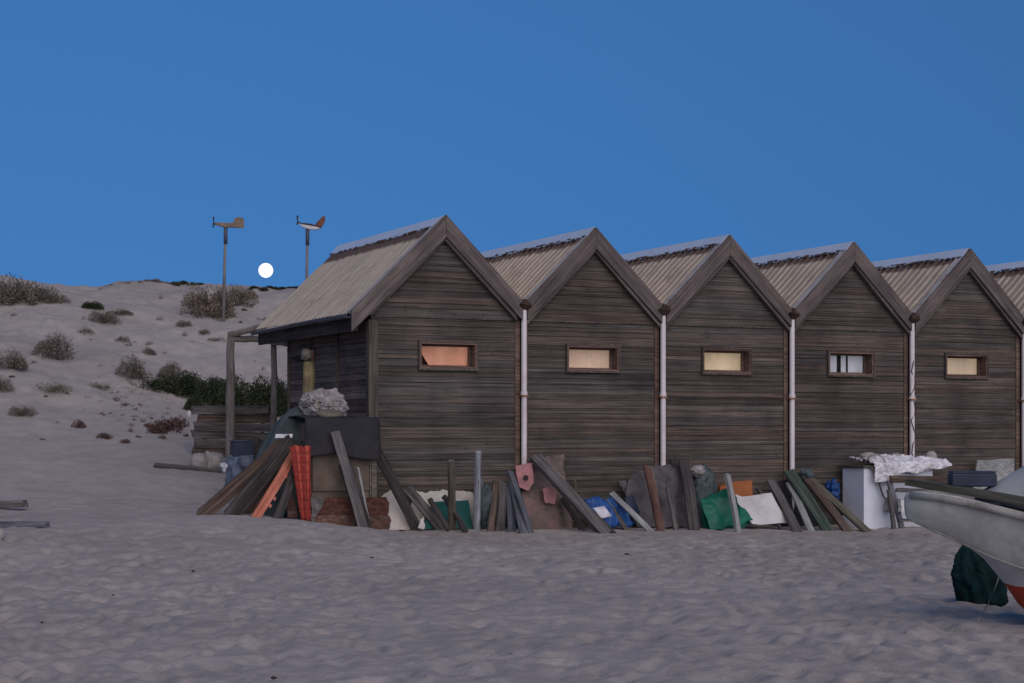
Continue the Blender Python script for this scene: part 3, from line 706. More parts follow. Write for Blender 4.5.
# ---------------------------------------------------------------- low plank wall and the things round it
pw = empty('plank_wall', at_st(-3.0, 6.0), TH, label='low retaining wall of stacked grey planks behind the porch posts', cat='wall')
pts = [((193, 409), (268, 409)), ((197, 417), (272, 418)), ((195, 425), (272, 427)), ((192, 433), (270, 436)), ((196, 442), (270, 446)), ((193, 450), (270, 455)), ((195, 457), (268, 463))]
for q, (a, b) in enumerate(pts):
    rnd = random.Random(40 + q); pa = FP(a[0], a[1] + 1, t1 + .55 + .03 * (q % 2)); pb = FP(b[0], b[1] + 1, t1 + .55 + .03 * (q % 2))
    o = obj('plank', plank_bm((pb - pa).length, .155, .06, rnd, .04), M[('grey_board', 'brown_board', 'grey_board', 'grey_board')[q % 4]]); o.parent = pw
    o.matrix_basis = parent_world(pw).inverted() @ place_axis(pa, pb)
for px in (204, 262):
    p = FP(px, 408, t1 + .65); p0 = p - ZZ * 1.5; o = pole('stake', None, None, p, p0, .04, .035, 'pole', sink=0, parent=pw)
board('wooden_beam', 'long weathered beam lying on the sand left of the porch post', 'beam', (FP(154, 466, tof(G(154, 468))) ,), (226, 473), .10, .07, 'grey_board', sink=0, n0=Vector((0, -.6, .8)))
for (px, py, r, lab) in ((200, 461, .17, 'pale stone beside the low plank wall, left of the pair'), (213, 462, .20, 'pale stone nearest the thick porch post, right of the pair')):
    p = G(px, py + 6); blob('stone', lab, 'stone', p + ZZ * r * .45, (r, r * .8, r * .95), 'stone', .35, 1.4, 3, px, group='pale stones by the plank wall')
p = G(189, 418); blob('plastic_bottle', 'white plastic bottle lying on the dune above the plank wall', 'bottle', p + ZZ * .06, (.05, .05, .09), 'white_panel', .12, 2, 3, 4)
c = FP(242, 462, 1.9); bin_ = obj('plastic_bin', crate_bm(-.16, .16, -.15, .15, -.05, .34, .02), M['dark_blue'], loc=onground(c), smooth=False); tag(bin_, 'dark blue plastic bin between the porch post and the boards', 'bin'); bin_.rotation_euler = (0, 0, .4); bin_.location.z = FP(242, 462, 1.9).z - .03
bm = bmesh.new(); box(bm, -.17, .17, -.16, .16, .341, .365); o = obj('rim', bm, M['dark_blue'], bin_)
sheet('plastic_sheet', 'crumpled pale blue plastic sheet beside the fan of leaning boards', 'sheet', (FP(222, 493, 1.6), FP(252, 484, 1.2), FP(256, 455, 1.2), FP(228, 457, 1.5)), 'light_blue', .12, 4, seed=3, rag=.12)
blob('plastic_bag', 'white crumpled plastic bag at the foot of the porch post', 'bag', FP(229, 466, 2.6), (.13, .10, .09), 'white_net', .6, 2.5, 4, 8)
blob('black_bundle', 'small black bundle between the plank wall and the green tarpaulin', 'bundle', FP(258, 452, 2.6), (.13, .12, .22), 'blackstuff', .4, 2, 3, 9)

# ---------------------------------------------------------------- pile at the first hut's corner
f0 = FP(312, 527, -.95); f1 = FP(377, 527, -.95); wbox = (f1 - f0).length
pb = empty('plywood_cabinet', onground(f0), TH, label='stained plywood cabinet under the dark mat at the corner of the first hut', cat='cabinet')
ztop = FP(340, 421, -.9).z - pb.location.z
bm = bmesh.new(); box(bm, 0, wbox, .03, .84, -.1, ztop - .02); bevel(bm, .01, 2); obj('body', bm, M['ply'], pb)
bm = bmesh.new(); box(bm, .01, wbox - .115, .005, .028, .42, ztop - .05); obj('door', bm, M['ply'], pb)
bm = bmesh.new(); box(bm, wbox - .085, wbox - .01, -.012, .028, -.1, ztop - .03); obj('edge_post', bm, M['tan_board'], pb)
bm = bmesh.new(); box(bm, wbox - .11, wbox - .089, -.004, .028, -.1, ztop - .03); obj('edge_post', bm, M['tan_board'], pb)
zm = FP(340, 418, -1.0).z
# dark mat: lies on the cabinet and hangs over its front
def mat_sheet():
    A0, A1 = FP(304, 455, -1.03), FP(380, 461, -1.03); B0, B1 = FP(305, 419, -1.0), FP(379, 419.5, -1.0); C0 = B0 + V * .75 + ZZ * .02; C1 = B1 + V * .75 + ZZ * .02
    bm = bmesh.new(); n = 24; g = []
    for j in range(33):
        v = j / 32
        row = []
        for i in range(n + 1):
            u = i / n
            if v < .55:
                q = v / .55; p = A0.lerp(A1, u).lerp(B0.lerp(B1, u), q); d = -V
                p = p + ZZ * (.055 * math.sin(u * 3.6 + .3) ** 2) * (1 - q) - ZZ * .03 * (1 - q) * (u < .3)
            else: q = (v - .55) / .45; p = B0.lerp(B1, u).lerp(C0.lerp(C1, u), q); d = ZZ
            p = p + d * (.022 * MN.fractal(p * 2.2, 1, 2, 3)) + d * .01
            row.append(bm.verts.new(p - pb.location))
        g.append(row)
    for j in range(32):
        for i in range(n): bm.faces.new((g[j][i], g[j][i + 1], g[j + 1][i + 1], g[j + 1][i]))
    o = obj('rubber_mat', bm, M['black_rubber'], loc=pb.location.copy(), smooth=True); md = o.modifiers.new('thick', 'SOLIDIFY'); md.thickness = .018; md.offset = 1
    tag(o, 'large dark grey rubber mat hanging over the plywood cabinet', 'mat')
mat_sheet()
# tarpaulin mound
def mound():
    ctr = FP(289, 480, -.10); ctr.z = gz(ctr.x, ctr.y); ztop = FP(304, 404, -.10).z - ctr.z
    bm = bmesh.new(); n = 64; m = 22; rings = []
    for j in range(m + 1):
        v = j / m; rr = max(.02, 1 - v ** 2.6) ** .55 if v < 1 else .02; ring = []
        for i in range(n):
            a = 2 * math.pi * i / n; f = 1 + .07 * math.sin(a * 9 + 3 * v) * (1 - v * .6) + .10 * MN.noise(Vector((math.cos(a) * 2, math.sin(a) * 2, v * 2.2)))
            x = .57 * rr * f * math.cos(a) + (.24 * v ** 1.5 - .03); y = .50 * rr * f * math.sin(a)
            ring.append(bm.verts.new((x, y, -.1 + (ztop + .1) * v)))
        rings.append(ring)
    for a, b in zip(rings[:-1], rings[1:]):
        for i in range(n): bm.faces.new((a[i], a[(i + 1) % n], b[(i + 1) % n], b[i]))
    bm.faces.new(rings[-1])
    o = obj('tarpaulin', bm, M['green_tarp'], loc=ctr, smooth=True); o.rotation_euler = (0, 0, TH); tag(o, 'grey green tarpaulin draped over a heap beside the mat covered cabinet', 'tarpaulin')
mound()
sheet('white_strip', 'white plastic strip lying on the edge of the green tarpaulin', 'strip', (FP(275, 438, -.62), FP(292, 438, -.62), FP(293, 434, -.61), FP(276, 434, -.61)), 'white_net', .02, 6, n=8, seed=2)
p = FP(325, 405, -.45); blob('net_bundle', 'crumpled pale fishing net heaped on top of the cabinet', 'net', p + ZZ * -.01, (.32, .30, .22), 'net', .55, 2.3, 6, 3, TH, ridged=True)
p = FP(329, 414.5, -.85); blob('cloth_roll', 'tan cloth roll under the pale net bundle', 'cloth', p, (.20, .10, .075), 'tan_board', .2, 1.5, 3, 5, TH)
# old post with a pale rounded head
pp0 = onground(FP(304, 430, 1.3)); pp1 = FP(309, 362, 1.3)
hp = empty('mooring_post', pp0, 0, label='yellow lichen covered post with a pale rounded head behind the net bundle', cat='post')
pole('shaft', None, None, pp1, pp0 - ZZ * .2, .11, .085, 'yellow_pole', sink=0, parent=hp)
o = blob('head', None, None, FP(306, 355, 1.3) - pp0, (.085, .085, .10), 'pole', .25, 1.5, 3, 2, parent=hp)
pole('wooden_stake', 'thin brown stake standing close to the lichen covered post', 'stake', (312.5, 350, 1.4), onground(FP(311, 425, 1.4)), .035, .03, 'rust_board')
# boards fanned against the pile
g = 'boards fanned out against the tarpaulin heap'
board('wooden_board', 'outermost brown board of the fan, its ragged foot furthest left on the sand', 'board', (283, 444, -.60), (203, 515), .21, .035, 'brown_board', g, 14, rag=.05)
board('wooden_board', 'dark grey board between the outer brown board and the orange one', 'board', (291, 441, -.64), (231, 515), .22, .035, 'dark_board', g, 12, rag=.03)
o = board('orange_board', 'bright orange painted board with stubs along its edge, leaning in the fan', 'board', (297, 449, -.72), (256, 517), .13, .03, 'orange_board', g, 8, rag=.03)
parts('stub', [(x, x + .05, -.115, -.063, -.012, .012) for x in (.35, .50, .95, 1.08, 1.16)], M['orange_board'], o)
board('wooden_board', 'narrow dark brown board of the fan next to the plaid blanket', 'board', (304, 443, -.78), (277, 518), .125, .03, 'dark_board', g, 5, rag=.02)
board('wooden_board', 'short brown offcut in the gap behind the orange board', 'board', (287, 462, -.62), (246, 514), .10, .03, 'brown_board', g, 10)
sheet('plaid_blanket', 'red and orange plaid blanket hanging beside the plywood cabinet', 'blanket', (FP(289.5, 446, -1.06), FP(310.5, 446, -1.06), FP(310.5, 521, -1.14), FP(301, 521, -1.14)), 'plaid', .03, 3, seed=5, fold=2, foldamp=.03, rag=.03, th=.012)
panel('green_bag', 'dark green bag on the sand behind the plaid blanket', 'bag', [(276, 516), (281, 497), (287, 489), (292, 500), (290, 518)], -.86, -.75, 'green_net', .08, jit=.03, puff=.06)
panel('rust_board', 'small rust brown panel between the narrow board and the plaid blanket', 'panel', [(287, 518), (286, 492), (291, 489), (298, 518)], -.95, -.85, 'rust_board', .02)
# red boards at the cabinet's foot
g = 'red brown boards stacked at the foot of the cabinet'
for q, (poly, mt) in enumerate((([(320, 498), (386, 497), (389, 503), (388, 515), (317, 514)], 'red_board'), ([(313, 515), (389, 515.5), (391, 521), (386, 529), (309, 528)], 'rust_board'))):
    panel('red_board', ('upper wide', 'lower muddy')[q] + ' red brown board at the foot of the cabinet', 'board', poly, -1.06, -1.03, mt, .03, g, jit=.006)
panel('grey_triangle', 'grey triangular offcut leaning between the plaid blanket and the red boards', 'board', [(311, 523), (311, 497), (325, 498), (313, 524)], -1.12, -1.06, 'grey_board', .02)
g = 'grey boards leaning on the cabinet'
board('grey_plank', 'long grey plank leaning on the dark mat with its foot in the sand', 'plank', (335, 431, -1.12), (363, 528, -1.30), .135, .03, 'grey_board', g, 0)
board('grey_plank', 'wide short grey board leaning beside the long plank on the cabinet', 'plank', (345, 464, -1.13), (365, 529, -1.28), .19, .03, 'dark_board', g, 0, rag=.05)
board('pale_batten', 'thin pale batten leaning against the right side of the cabinet front', 'batten', (358, 468, -1.10), (369, 526, -1.2), .03, .03, 'pale_board')
board('grey_plank', 'long dark plank leaning from the mat across to the cream sheet', 'plank', (362, 423, -.98), (418, 531), .15, .035, 'dark_board', g, 0)

# ---------------------------------------------------------------- along the first hut
panel('cream_sheet', 'cream sheet with a broken edge behind the dark leaning plank', 'sheet', [(379, 498), (393, 488.5), (401, 500), (416, 530), (389, 530.5), (391, 522), (386, 514), (384, 505)], -.55, -.42, 'cream_panel', .02, jit=.012)
panel('cream_sheet', 'wide cream sheet standing along the wall behind the teal panel', 'sheet', [(408, 524), (414, 490), (424, 493), (432, 491), (440, 491), (443, 489.5), (452, 491.5), (462, 490.5), (473, 493), (476, 505), (477, 526)], -.22, -.12, 'cream_panel', .025, jit=.01)
panel('teal_panel', 'dark teal plastic panel standing behind the yellow brown post', 'panel', [(424, 529), (426, 512), (434, 502), (468, 500), (473, 529)], -.40, -.28, 'teal', .03, jit=.006)
board('wooden_board', 'weathered grey board leaning left of the two dark round logs', 'board', (407, 488, -.40), (442, 530), .15, .04, 'grey_board', rag=.03)
panel('white_offcut', 'small yellowish offcut standing between the leaning boards', 'offcut', [(418, 528), (420, 519), (424, 517.5), (424, 529)], -.80, -.75, 'cream_panel', .02)
g = 'dark round logs leaning on the teal panel'
pole('round_log', 'dark round log leaning behind the weathered grey board, left of the pair', 'log', (430, 498.5, -.48), (447, 527, -.72), .042, .042, 'dark_board', g)
pole('round_log', 'dark round log leaning close behind the yellow brown post, right of the pair', 'log', (444, 496, -.48), (464, 529, -.72), .045, .042, 'dark_board', g)
pole('wooden_post', 'yellow brown post standing upright in front of the teal panel', 'post', (451.5, 461, -.95), (452, 530), .062, .055, 'tan_board', 'posts standing in the sand', wob=.006)
pole('wooden_post', 'post with flaking bluish white paint standing upright', 'post', (478, 452, -.95), (477, 530), .055, .048, 'bluewhite_board', 'posts standing in the sand', wob=.006)
blob('net_bundle', 'grey bundle of old net behind the white painted post', 'net', FP(484, 505, -.45), (.14, .12, .28), 'grey_net', .5, 2.4, 4, 12, ridged=True)
board('wooden_board', 'bluish splintered board leaning just right of the white painted post', 'board', (480, 482, -.3), (486, 528), .08, .03, 'bluegrey_board', rag=.06)
for q, (tp, bt, wd, mt, lab) in enumerate((((496, 482, -.35), (490, 532), .10, 'brown_board', 'brown board leaning left against a twin at the door sized stack'), ((503, 483, -.32), (500, 531), .14, 'grey_board', 'grey brown board in the middle of three upright boards'), ((509, 484, -.28), (512, 532), .13, 'bluegrey_board', 'blue grey board on the right of three upright boards'))):
    lab = ('narrow brown board, left of three upright boards by the blue grey plank', lab, lab)[q]
    board('wooden_board', lab, 'board', tp, bt, wd, .03, mt, 'upright boards leaning on the first hut')
board('blue_grey_plank', 'blue grey plank leaning just left of the pink board', 'plank', (510, 471, -.40), (531, 533), .085, .03, 'bluegrey_board', rag=.03)
board('blue_grey_plank', 'wide blue grey plank leaning beneath the pink board', 'plank', (513, 484, -.34), (524, 533), .16, .03, 'bluegrey_board')
# ---------------------------------------------------------------- second hut
panel('rough_sheet', 'rust stained rough sheet leaning behind the driftwood beam', 'sheet', [(522, 533), (516, 512), (522, 490), (530, 470), (545, 457), (563, 454), (565, 478), (572, 505), (573, 533)], -.55, -.10, 'rough_sheet', .03, jit=.02)
def pinkpanel():
    o = panel('pink_board', 'pink painted board with a round hole beside the downpipe', 'board', [(515, 466), (532, 463), (533.5, 483), (528, 491), (519, 487)], -.50, -.28, 'pink_panel', .02, jit=.005, zb=.3, zt=.9)
    bm = bmesh.new(); c = FP(525.5, 478, -.47) - o.location; tube(bm, [c, c - V * .012], .045, 14); obj('hole_rim', bm, M['blackstuff'], o)
pinkpanel()
panel('pink_board', 'faded pink scrap board low down on the rust stained sheet', 'board', [(542, 489), (549, 486), (556, 492), (555, 504), (545, 503)], -.50, -.40, 'pink_panel', .02, jit=.01)
board('driftwood_beam', 'long grey driftwood beam leaning left across the rust stained sheet', 'beam', (534, 456, -.25), (604, 533), .17, .10, 'grey_board', twist=8, rag=.04)
board('wooden_board', 'dark splinter of board at the foot of the driftwood beam', 'board', (588, 510, -.7), (613, 533), .07, .04, 'dark_board', rag=.04)
panel('blue_drum', 'blue plastic sack with a pale label lying behind short boards', 'sack', [(583, 500), (596, 497), (606, 503), (617, 523), (613, 528), (600, 527), (590, 515)], -.75, -.5, 'blue_plastic', .10, jit=.012, puff=.07)
o = bpy.data.objects['blue_drum']; o.name = 'blue_sack'
sheet('label', None, None, (FP(593, 508, -.88), FP(604, 506, -.86), FP(612, 516, -.90), FP(601, 519, -.92)), 'white_label', .01, 4, n=6)
lb = bpy.data.objects['label']; wl_ = lb.location.copy(); lb.parent = o; lb.location = wl_ - o.location
panel('blue_sheet', 'bright blue plastic sheet under two leaning battens', 'sheet', [(604, 500), (612, 497), (620, 503), (634, 524), (628, 528), (612, 525)], -.62, -.42, 'blue_plastic', .04, jit=.012, puff=.05)
panel('blue_sheet', 'dark blue scrap of sheet wedged against the grey cement sheet', 'sheet', [(624, 498), (632, 494), (640, 512), (636, 520)], -.50, -.40, 'dark_blue', .03)
board('wooden_batten', 'short brown batten leaning over the blue sack', 'batten', (606, 501, -.60), (626, 529), .065, .04, 'tan_board')
board('wooden_batten', 'longer pale grey batten leaning toward the rust red plank', 'batten', (611, 493, -.50), (650, 531), .085, .045, 'pale_board', rag=.01)
pole('driftwood_stick', 'short pale driftwood stick against the second hut wall', 'stick', (575, 480, -.2), (578, 526), .03, .02, 'tan_board')
panel('cement_sheet', 'large grey cement sheet with a rounded corner behind the rust red plank', 'sheet', [(637, 527), (630, 512), (625, 492), (628, 480), (637, 472), (652, 467), (676, 464), (690, 462), (697, 490), (703, 527)], -.50, -.10, 'grey_sheet', .035, jit=.014)
panel('grey_scrap', 'dark broken scrap sticking out left of the grey cement sheet', 'scrap', [(617, 481), (625, 480), (630, 492), (628, 500), (622, 489)], -.25, -.2, 'grey_sheet', .03, zb=.2, zt=.7)
board('rust_plank', 'rust red and grey plank leaning upright on the cement sheet', 'plank', (647, 466, -.40), (661, 531), .145, .035, 'rust_board', rag=.03)
board('grey_plank', 'wide dark grey plank leaning just right of the rust red plank', 'plank', (684, 461, -.26), (694, 530), .20, .04, 'dark_board', rag=.03)
board('grey_plank', 'narrow dark plank against the wall at the second downpipe', 'plank', (673, 459, -.12), (686, 527), .12, .03, 'dark_board')
panel('brown_scrap', 'dark brown scrap sheet behind the driftwood beam', 'scrap', [(556, 531), (560, 497), (572, 488), (583, 501), (590, 531)], -.30, -.15, 'brown_board', .03, jit=.02)
board('wooden_offcut', 'short dark offcut leaning just left of the driftwood foot', 'offcut', (562, 498, -.45), (583, 531), .08, .03, 'dark_board', rag=.04)
board('wooden_offcut', 'short grey offcut leaning between the grey cement sheet and its wide plank', 'offcut', (668, 489, -.50), (676, 530), .09, .03, 'grey_board', rag=.04)
# ---------------------------------------------------------------- third hut
blob('net_bundle', 'grey green bundle of net standing left of the green sheet', 'net', FP(705, 503, -.40), (.20, .16, .56), 'grey_net', .5, 2.6, 5, 15, ridged=True)
blob('net_bundle', 'small pale tangle of net on top of the grey green bundle', 'net', FP(698, 471, -.38), (.13, .10, .09), 'net', .5, 2.6, 4, 17, ridged=True)
o = sheet('green_sheet', 'bright green plastic sheet hung over a low heap', 'sheet', (FP(699, 501, -.68), FP(724, 490, -.60), FP(754, 519, -.80), FP(711, 532, -.98)), 'green_plastic', .10, 2.2, seed=8, rag=.06, th=.012, sag=.09)
panel('green_backing', 'dark green fold of plastic under the bright green sheet', 'sheet', [(704, 530), (702, 508), (716, 500), (748, 515), (750, 524), (735, 531)], -.66, -.5, 'green_plastic', .02)
board('pale_post', 'pale grey square post leaning across the green sheet', 'post', (727, 475, -.72), (738, 532), .085, .06, 'pale_board', rag=.01)
panel('orange_crate', 'orange plastic crate behind the white panel', 'crate', [(718, 520), (717, 487), (731, 482), (749, 480.5), (750, 520)], -.38, -.30, 'orange_plastic', .18, jit=.004)
panel('white_board', 'dirty white panel lying slanted against the third hut', 'panel', [(736, 498), (771, 493), (787, 523), (760, 525), (752, 524)], -.80, -.40, 'white_panel', .03, jit=.005)
panel('white_scrap', 'white corner of a panel showing beside the pale grey post', 'panel', [(735, 495), (741, 496), (743, 508), (738, 504)], -.86, -.8, 'white_panel', .02)
g = 'weathered planks leaning left across the third and fourth huts'
board('weathered_plank', 'grey plank leaning left, furthest left of the five by the white panel', 'plank', (770, 480, -.2), (797, 531), .17, .05, 'grey_board', g, rag=.03)
board('weathered_plank', 'slim pale green plank between the grey plank and the mossy one', 'plank', (789, 483, -.30), (811, 531), .13, .03, 'pale_board', g)
board('weathered_plank', 'mossy green plank leaning highest of the five, at the downpipe', 'plank', (788, 470, -.22), (828, 531), .20, .045, 'green_board', g, rag=.03)
board('weathered_plank', 'dark brown plank leaning right behind the mossy plank', 'plank', (807, 479, -.3), (847, 531), .14, .05, 'brown_board', g)
board('weathered_plank', 'olive plank leaning furthest right of the five, its foot near the white chest', 'plank', (806, 476, -.2), (866, 531), .12, .05, 'olive_board', g)
blob('net_bundle', 'small grey tangle of net above the brown plank tops', 'net', FP(807, 474, -.22), (.12, .10, .10), 'grey_net', .5, 2.4, 4, 21, ridged=True)
panel('dark_sheet', 'dark sheet standing behind the leaning planks at the downpipe', 'sheet', [(772, 525), (774, 483), (800, 475), (812, 480), (822, 525)], -.14, -.08, 'black_rubber', .03)
blob('blue_bag', 'blue plastic bag pressed between the planks and the white chest', 'bag', FP(833, 490, -.28), (.11, .10, .17), 'blue_plastic', .5, 2.6, 4, 23)
board('wooden_offcut', 'thin dark offcut leaning left of the grey plank by the white panel', 'offcut', (757, 487, -.25), (781, 530), .06, .03, 'dark_board', rag=.04)
board('wooden_offcut', 'short dark offcut crossing behind the olive plank foot', 'offcut', (826, 500, -.35), (848, 529), .08, .03, 'dark_board', rag=.04)
# ---------------------------------------------------------------- white chest and what lies on it
nc = G(864, 528.5); chx = 1.42; chd = .60; chz = FP(864, 465, tof(nc)).z - nc.z
ch = empty('chest_freezer', nc, TH, label='tall white chest freezer standing in front of the fourth hut', cat='freezer')
bm = bmesh.new(); box(bm, 0, chx, 0, chd, -.04, chz - .05); bevel(bm, .012, 2); obj('body', bm, M['white_enamel'], ch)
bm = bmesh.new(); box(bm, -.05, chx + .04, -.05, chd + .05, chz - .048, chz); bevel(bm, .008, 1); obj('lid', bm, M['olive_board'], ch)
bm = bmesh.new(); box(bm, .05, chx - .05, .05, chd - .05, -.10, -.041); obj('plinth', bm, M['blackstuff'], ch)
def st(s, t, z): return ch.location + U * s + V * t + ZZ * z
def chestnet():
    bm = bmesh.new(); nx, ny = 110, 70; g = []
    for j in range(ny + 1):
        row = []
        for i in range(nx + 1):
            u = i / nx; v = j / ny; hang = (.30 + .22 * MN.noise(Vector((u * 4, 3, 0)))) * max(.12, 1 - u * .9)
            L = .60 + hang; d = v * L
            s = .12 + (chx + .20) * u
            if d < .60: p = Vector((s, .58 - d, chz + .02))
            else: p = Vector((s, -.065, chz - (d - .60) * 1.0))
            w_ = .05 + .11 * crumple(p * 4.5) + .02 * MN.noise(p * 21)
            p = p + (Vector((0, 0, 1)) if d < .55 else Vector((0, -1, .3))) * max(-.015, w_)
            if d < .2: p.z += .04
            row.append(bm.verts.new(p))
        g.append(row)
    for j in range(ny):
        for i in range(nx): bm.faces.new((g[j][i], g[j][i + 1], g[j + 1][i + 1], g[j + 1][i]))
    o = obj('white_net', bm, M['white_net'], loc=ch.location.copy(), smooth=True); o.rotation_euler = (0, 0, TH); md = o.modifiers.new('thick', 'SOLIDIFY'); md.thickness = .012
    tag(o, 'crumpled white net heaped over the lid of the white chest freezer', 'net')
chestnet()
g = 'stones weighing down the net on the chest'
def lump(px, py, t, rad, lab, seed, mat='stone'): blob('stone', lab, 'stone', FP(px, py, t), rad, mat, .3, 1.3, 3, seed, group=g)
lump(868, 456.5, tof(nc) + .25, (.13, .10, .07), 'flat pale stone at the left end of the chest lid', 31)
lump(895, 458, tof(nc) + .25, (.085, .08, .09), 'squarish pale stone in the middle of the chest lid', 32)
lump(921, 462, tof(nc) + .2, (.10, .09, .09), 'rounded pale stone on the net beside the grey buoy', 33)
blob('grey_buoy', 'round grey buoy on the net at the right end of the chest', 'buoy', FP(931, 457, tof(nc) + .2), (.105, .10, .105), 'stone', .05, 1.2, 3, 34)
bm = bmesh.new(); p0 = st(.10, .1, chz + .03); tube(bm, [p0 - p0, Vector((.06, -.05, .12)), Vector((.16, -.1, .15)), Vector((.26, -.14, .10)), Vector((.3, -.16, .02))], .014, 6); o = obj('rope', bm, M['rope'], loc=p0, smooth=True); tag(o, 'stiff loop of pale rope at the corner of the chest lid', 'rope')
bm = bmesh.new(); pts = [st(.10, -.075, chz - .03), st(.22, -.09, chz - .25), st(.30, -.11, chz - .50), st(.38, -.12, chz - .62)]; tube(bm, [p - pts[0] for p in pts], .016, 6); o = obj('rope', bm, M['tan_board'], loc=pts[0], smooth=True); tag(o, 'dark rope trailing down the front of the white chest', 'rope')
blob('net_bundle', 'brown tangle of old net hanging at the front of the chest beside the rack', 'net', st(.42, -.16, chz - .66), (.10, .08, .13), 'net', .5, 2.6, 4, 36, ridged=True)
# wooden rack in front of the chest
rk = empty('wooden_rack', onground(FP(897, 528, -2.0)), TH, label='broken grey wooden rack standing in front of the white chest', cat='rack')
rt = tof(nc) - .25
def rpart(name, a, b, wd, th, mat):
    SEED[0] += 1; pa, pb_ = FP(*a), FP(*b); o = obj(name, plank_bm((pb_ - pa).length, wd, th, random.Random(SEED[0]), .015), M[mat]); o.parent = rk; o.matrix_basis = parent_world(rk).inverted() @ place_axis(pa, pb_)
rpart('leg', (903, 533, rt), (889, 481, rt), .085, .05, 'bluegrey_board'); rpart('leg', (894, 532, rt - .1), (889, 490, rt), .07, .05, 'grey_board')
rpart('leg', (942, 533, rt), (936, 482, rt), .07, .05, 'grey_board'); rpart('leg', (912, 531, rt + .5), (908, 482, rt + .5), .06, .05, 'grey_board'); rpart('leg', (951, 531, rt + .5), (946, 482, rt + .5), .06, .05, 'grey_board')
rpart('slat', (890, 479, rt - .04), (960, 480, rt - .04), .12, .04, 'brown_board'); rpart('slat', (896, 490, rt - .04), (955, 492, rt - .04), .07, .03, 'grey_board'); rpart('slat', (897, 501, rt - .04), (950, 505, rt - .04), .07, .03, 'brown_board')
rpart('slat', (899, 520, rt - .04), (946, 521, rt - .04), .05, .03, 'grey_board')
panel('white_tin', 'small white tin standing on the rack behind the boat nose', 'tin', [(899, 500), (908, 498), (909, 511), (900, 512)], rt - .12, rt - .1, 'white_panel', .09)
panel('pale_board', 'pale board standing against the last hut behind the boat', 'board', [(968, 520), (977, 460), (1014, 459), (1016, 520)], -.45, -.2, 'pale_board', .03)

# ---------------------------------------------------------------- boat
BX = empty('fishing_boat', (0, 0, 0), 0, label='cream fishing boat with red bottom, bow pointing left at the right edge', cat='boat')
b0 = AT(912, 500, 13.7); phi = R(-24); BX.location = (b0.x, b0.y, gz(b0.x, b0.y)); BX.rotation_euler = (0, 0, phi); BZ = BX.location.z
def lerp_tab(x, tab):
    xs, ys = zip(*tab); return float(np.interp(x, xs, ys))
M['strake'] = plain('worn_strake', (.40, .38, .32), .3, 5, .8, .2, .2, dirt=(.22, .20, .16))
def boat():
    S = [(-.05, .25), (-.045, .55), (-.03, .78), (0, .92), (.05, .99), (.12, 1), (.25, 1), (.4, 1), (.55, 1), (.7, 1), (.8, 1), (.9, 1), (1.0, 1), (1.2, 1), (1.6, 1), (2.2, 1), (3, 1), (3.8, 1), (4.4, 1)]
    zg = [(0, 1.0), (.35, .977), (.95, .855), (1.6, .80), (4.4, .82)]; zc = [(0, .76), (.12, .72), (.34, .63), (.7, .485), (.95, .41), (1.5, .35), (2.5, .31), (4.4, .32)]
    g = [(0, .13), (.4, .30), (1, .50), (2, .72), (3, .80), (4.4, .70)]; c = [(0, .09), (.4, .20), (1, .36), (2, .58), (3, .66), (4.4, .58)]
    zk = [(0, .755), (.12, .715), (.42, .595), (.49, .555), (.7, .303), (.85, .08), (1.0, .03), (4.4, .03)]
    WL = .29; bm = bmesh.new(); rings = []
    for d, sc_ in S:
        G_, C_, ZG, ZC, ZK = lerp_tab(d, g), lerp_tab(d, c), lerp_tab(d, zg), lerp_tab(d, zc), lerp_tab(d, zk)
        ZK = min(ZK, ZC - .004)
        zm_ = (ZG + ZC) / 2 if sc_ < 1 else None
        half = [(0, ZK), (.012, ZK)]
        zw = min(max(WL, ZK + .002), ZC - .001); fr = (zw - ZK) / max(ZC - ZK, .005)
        half += [(.014 + (C_ - .05) * fr ** 1.3 * .9, zw), (C_ * .90, ZC - .0005), (C_, ZC + .02)]
        for q in range(1, 6):
            f_ = q / 6; half.append((C_ + (G_ - C_) * f_ + .035 * math.sin(f_ * math.pi), ZC + .02 + (ZG - .03 - ZC) * f_))
        half += [(G_ + .015, ZG - .012), (G_ - .002, ZG), (G_ - .05, ZG + .006), (G_ - .06, ZG - .03), (0, ZG - .02)]
        if sc_ < 1:
            zm_ = (ZG + ZC) / 2; half = [(y * sc_, zm_ + (z - zm_) * sc_) for y, z in half]
        rings.append([bm.verts.new((d, -y, z)) for y, z in half] + [bm.verts.new((d, y, z)) for y, z in half[-2:0:-1]])
    n = len(rings[0]); nh = 15
    for a, b in zip(rings[:-1], rings[1:]):
        for q in range(n):
            f_ = bm.faces.new((a[q], a[(q + 1) % n], b[(q + 1) % n], b[q])); idx = q if q < nh - 1 else n - 1 - q
            d = (a[0].co.x + b[0].co.x) / 2
            f_.material_index = 2 if idx < 2 else (1 if idx < 3 else 0)
            f_.smooth = True
    bm.faces.new(rings[0]); bm.faces.new(rings[-1][::-1])
    o = obj('hull', bm, [M['boat_cream'], M['boat_white'], M['boat_red']], BX)
    bm = bmesh.new()
    for sy in (-1, 1):
        tube(bm, [(d, sy * (lerp_tab(d, g) + .02), lerp_tab(d, zg) - .03) for d in np.linspace(.02, 4.4, 20)], .028, 8)
    obj('rubbing_strake', bm, M['strake'], BX, smooth=True)
    bm = bmesh.new(); tube(bm, [(d, -(lerp_tab(d, c) + .006), lerp_tab(d, zc) + .012) for d in np.linspace(.10, 4.3, 24)], .009, 6); obj('chine_strip', bm, M['strake'], BX, smooth=True)
boat()
def bp(d, y, z): return BX.matrix_basis @ Vector((d, y, z)) if False else (Matrix.Translation(BX.location) @ Matrix.Rotation(phi, 4, 'Z')) @ Vector((d, y, z))
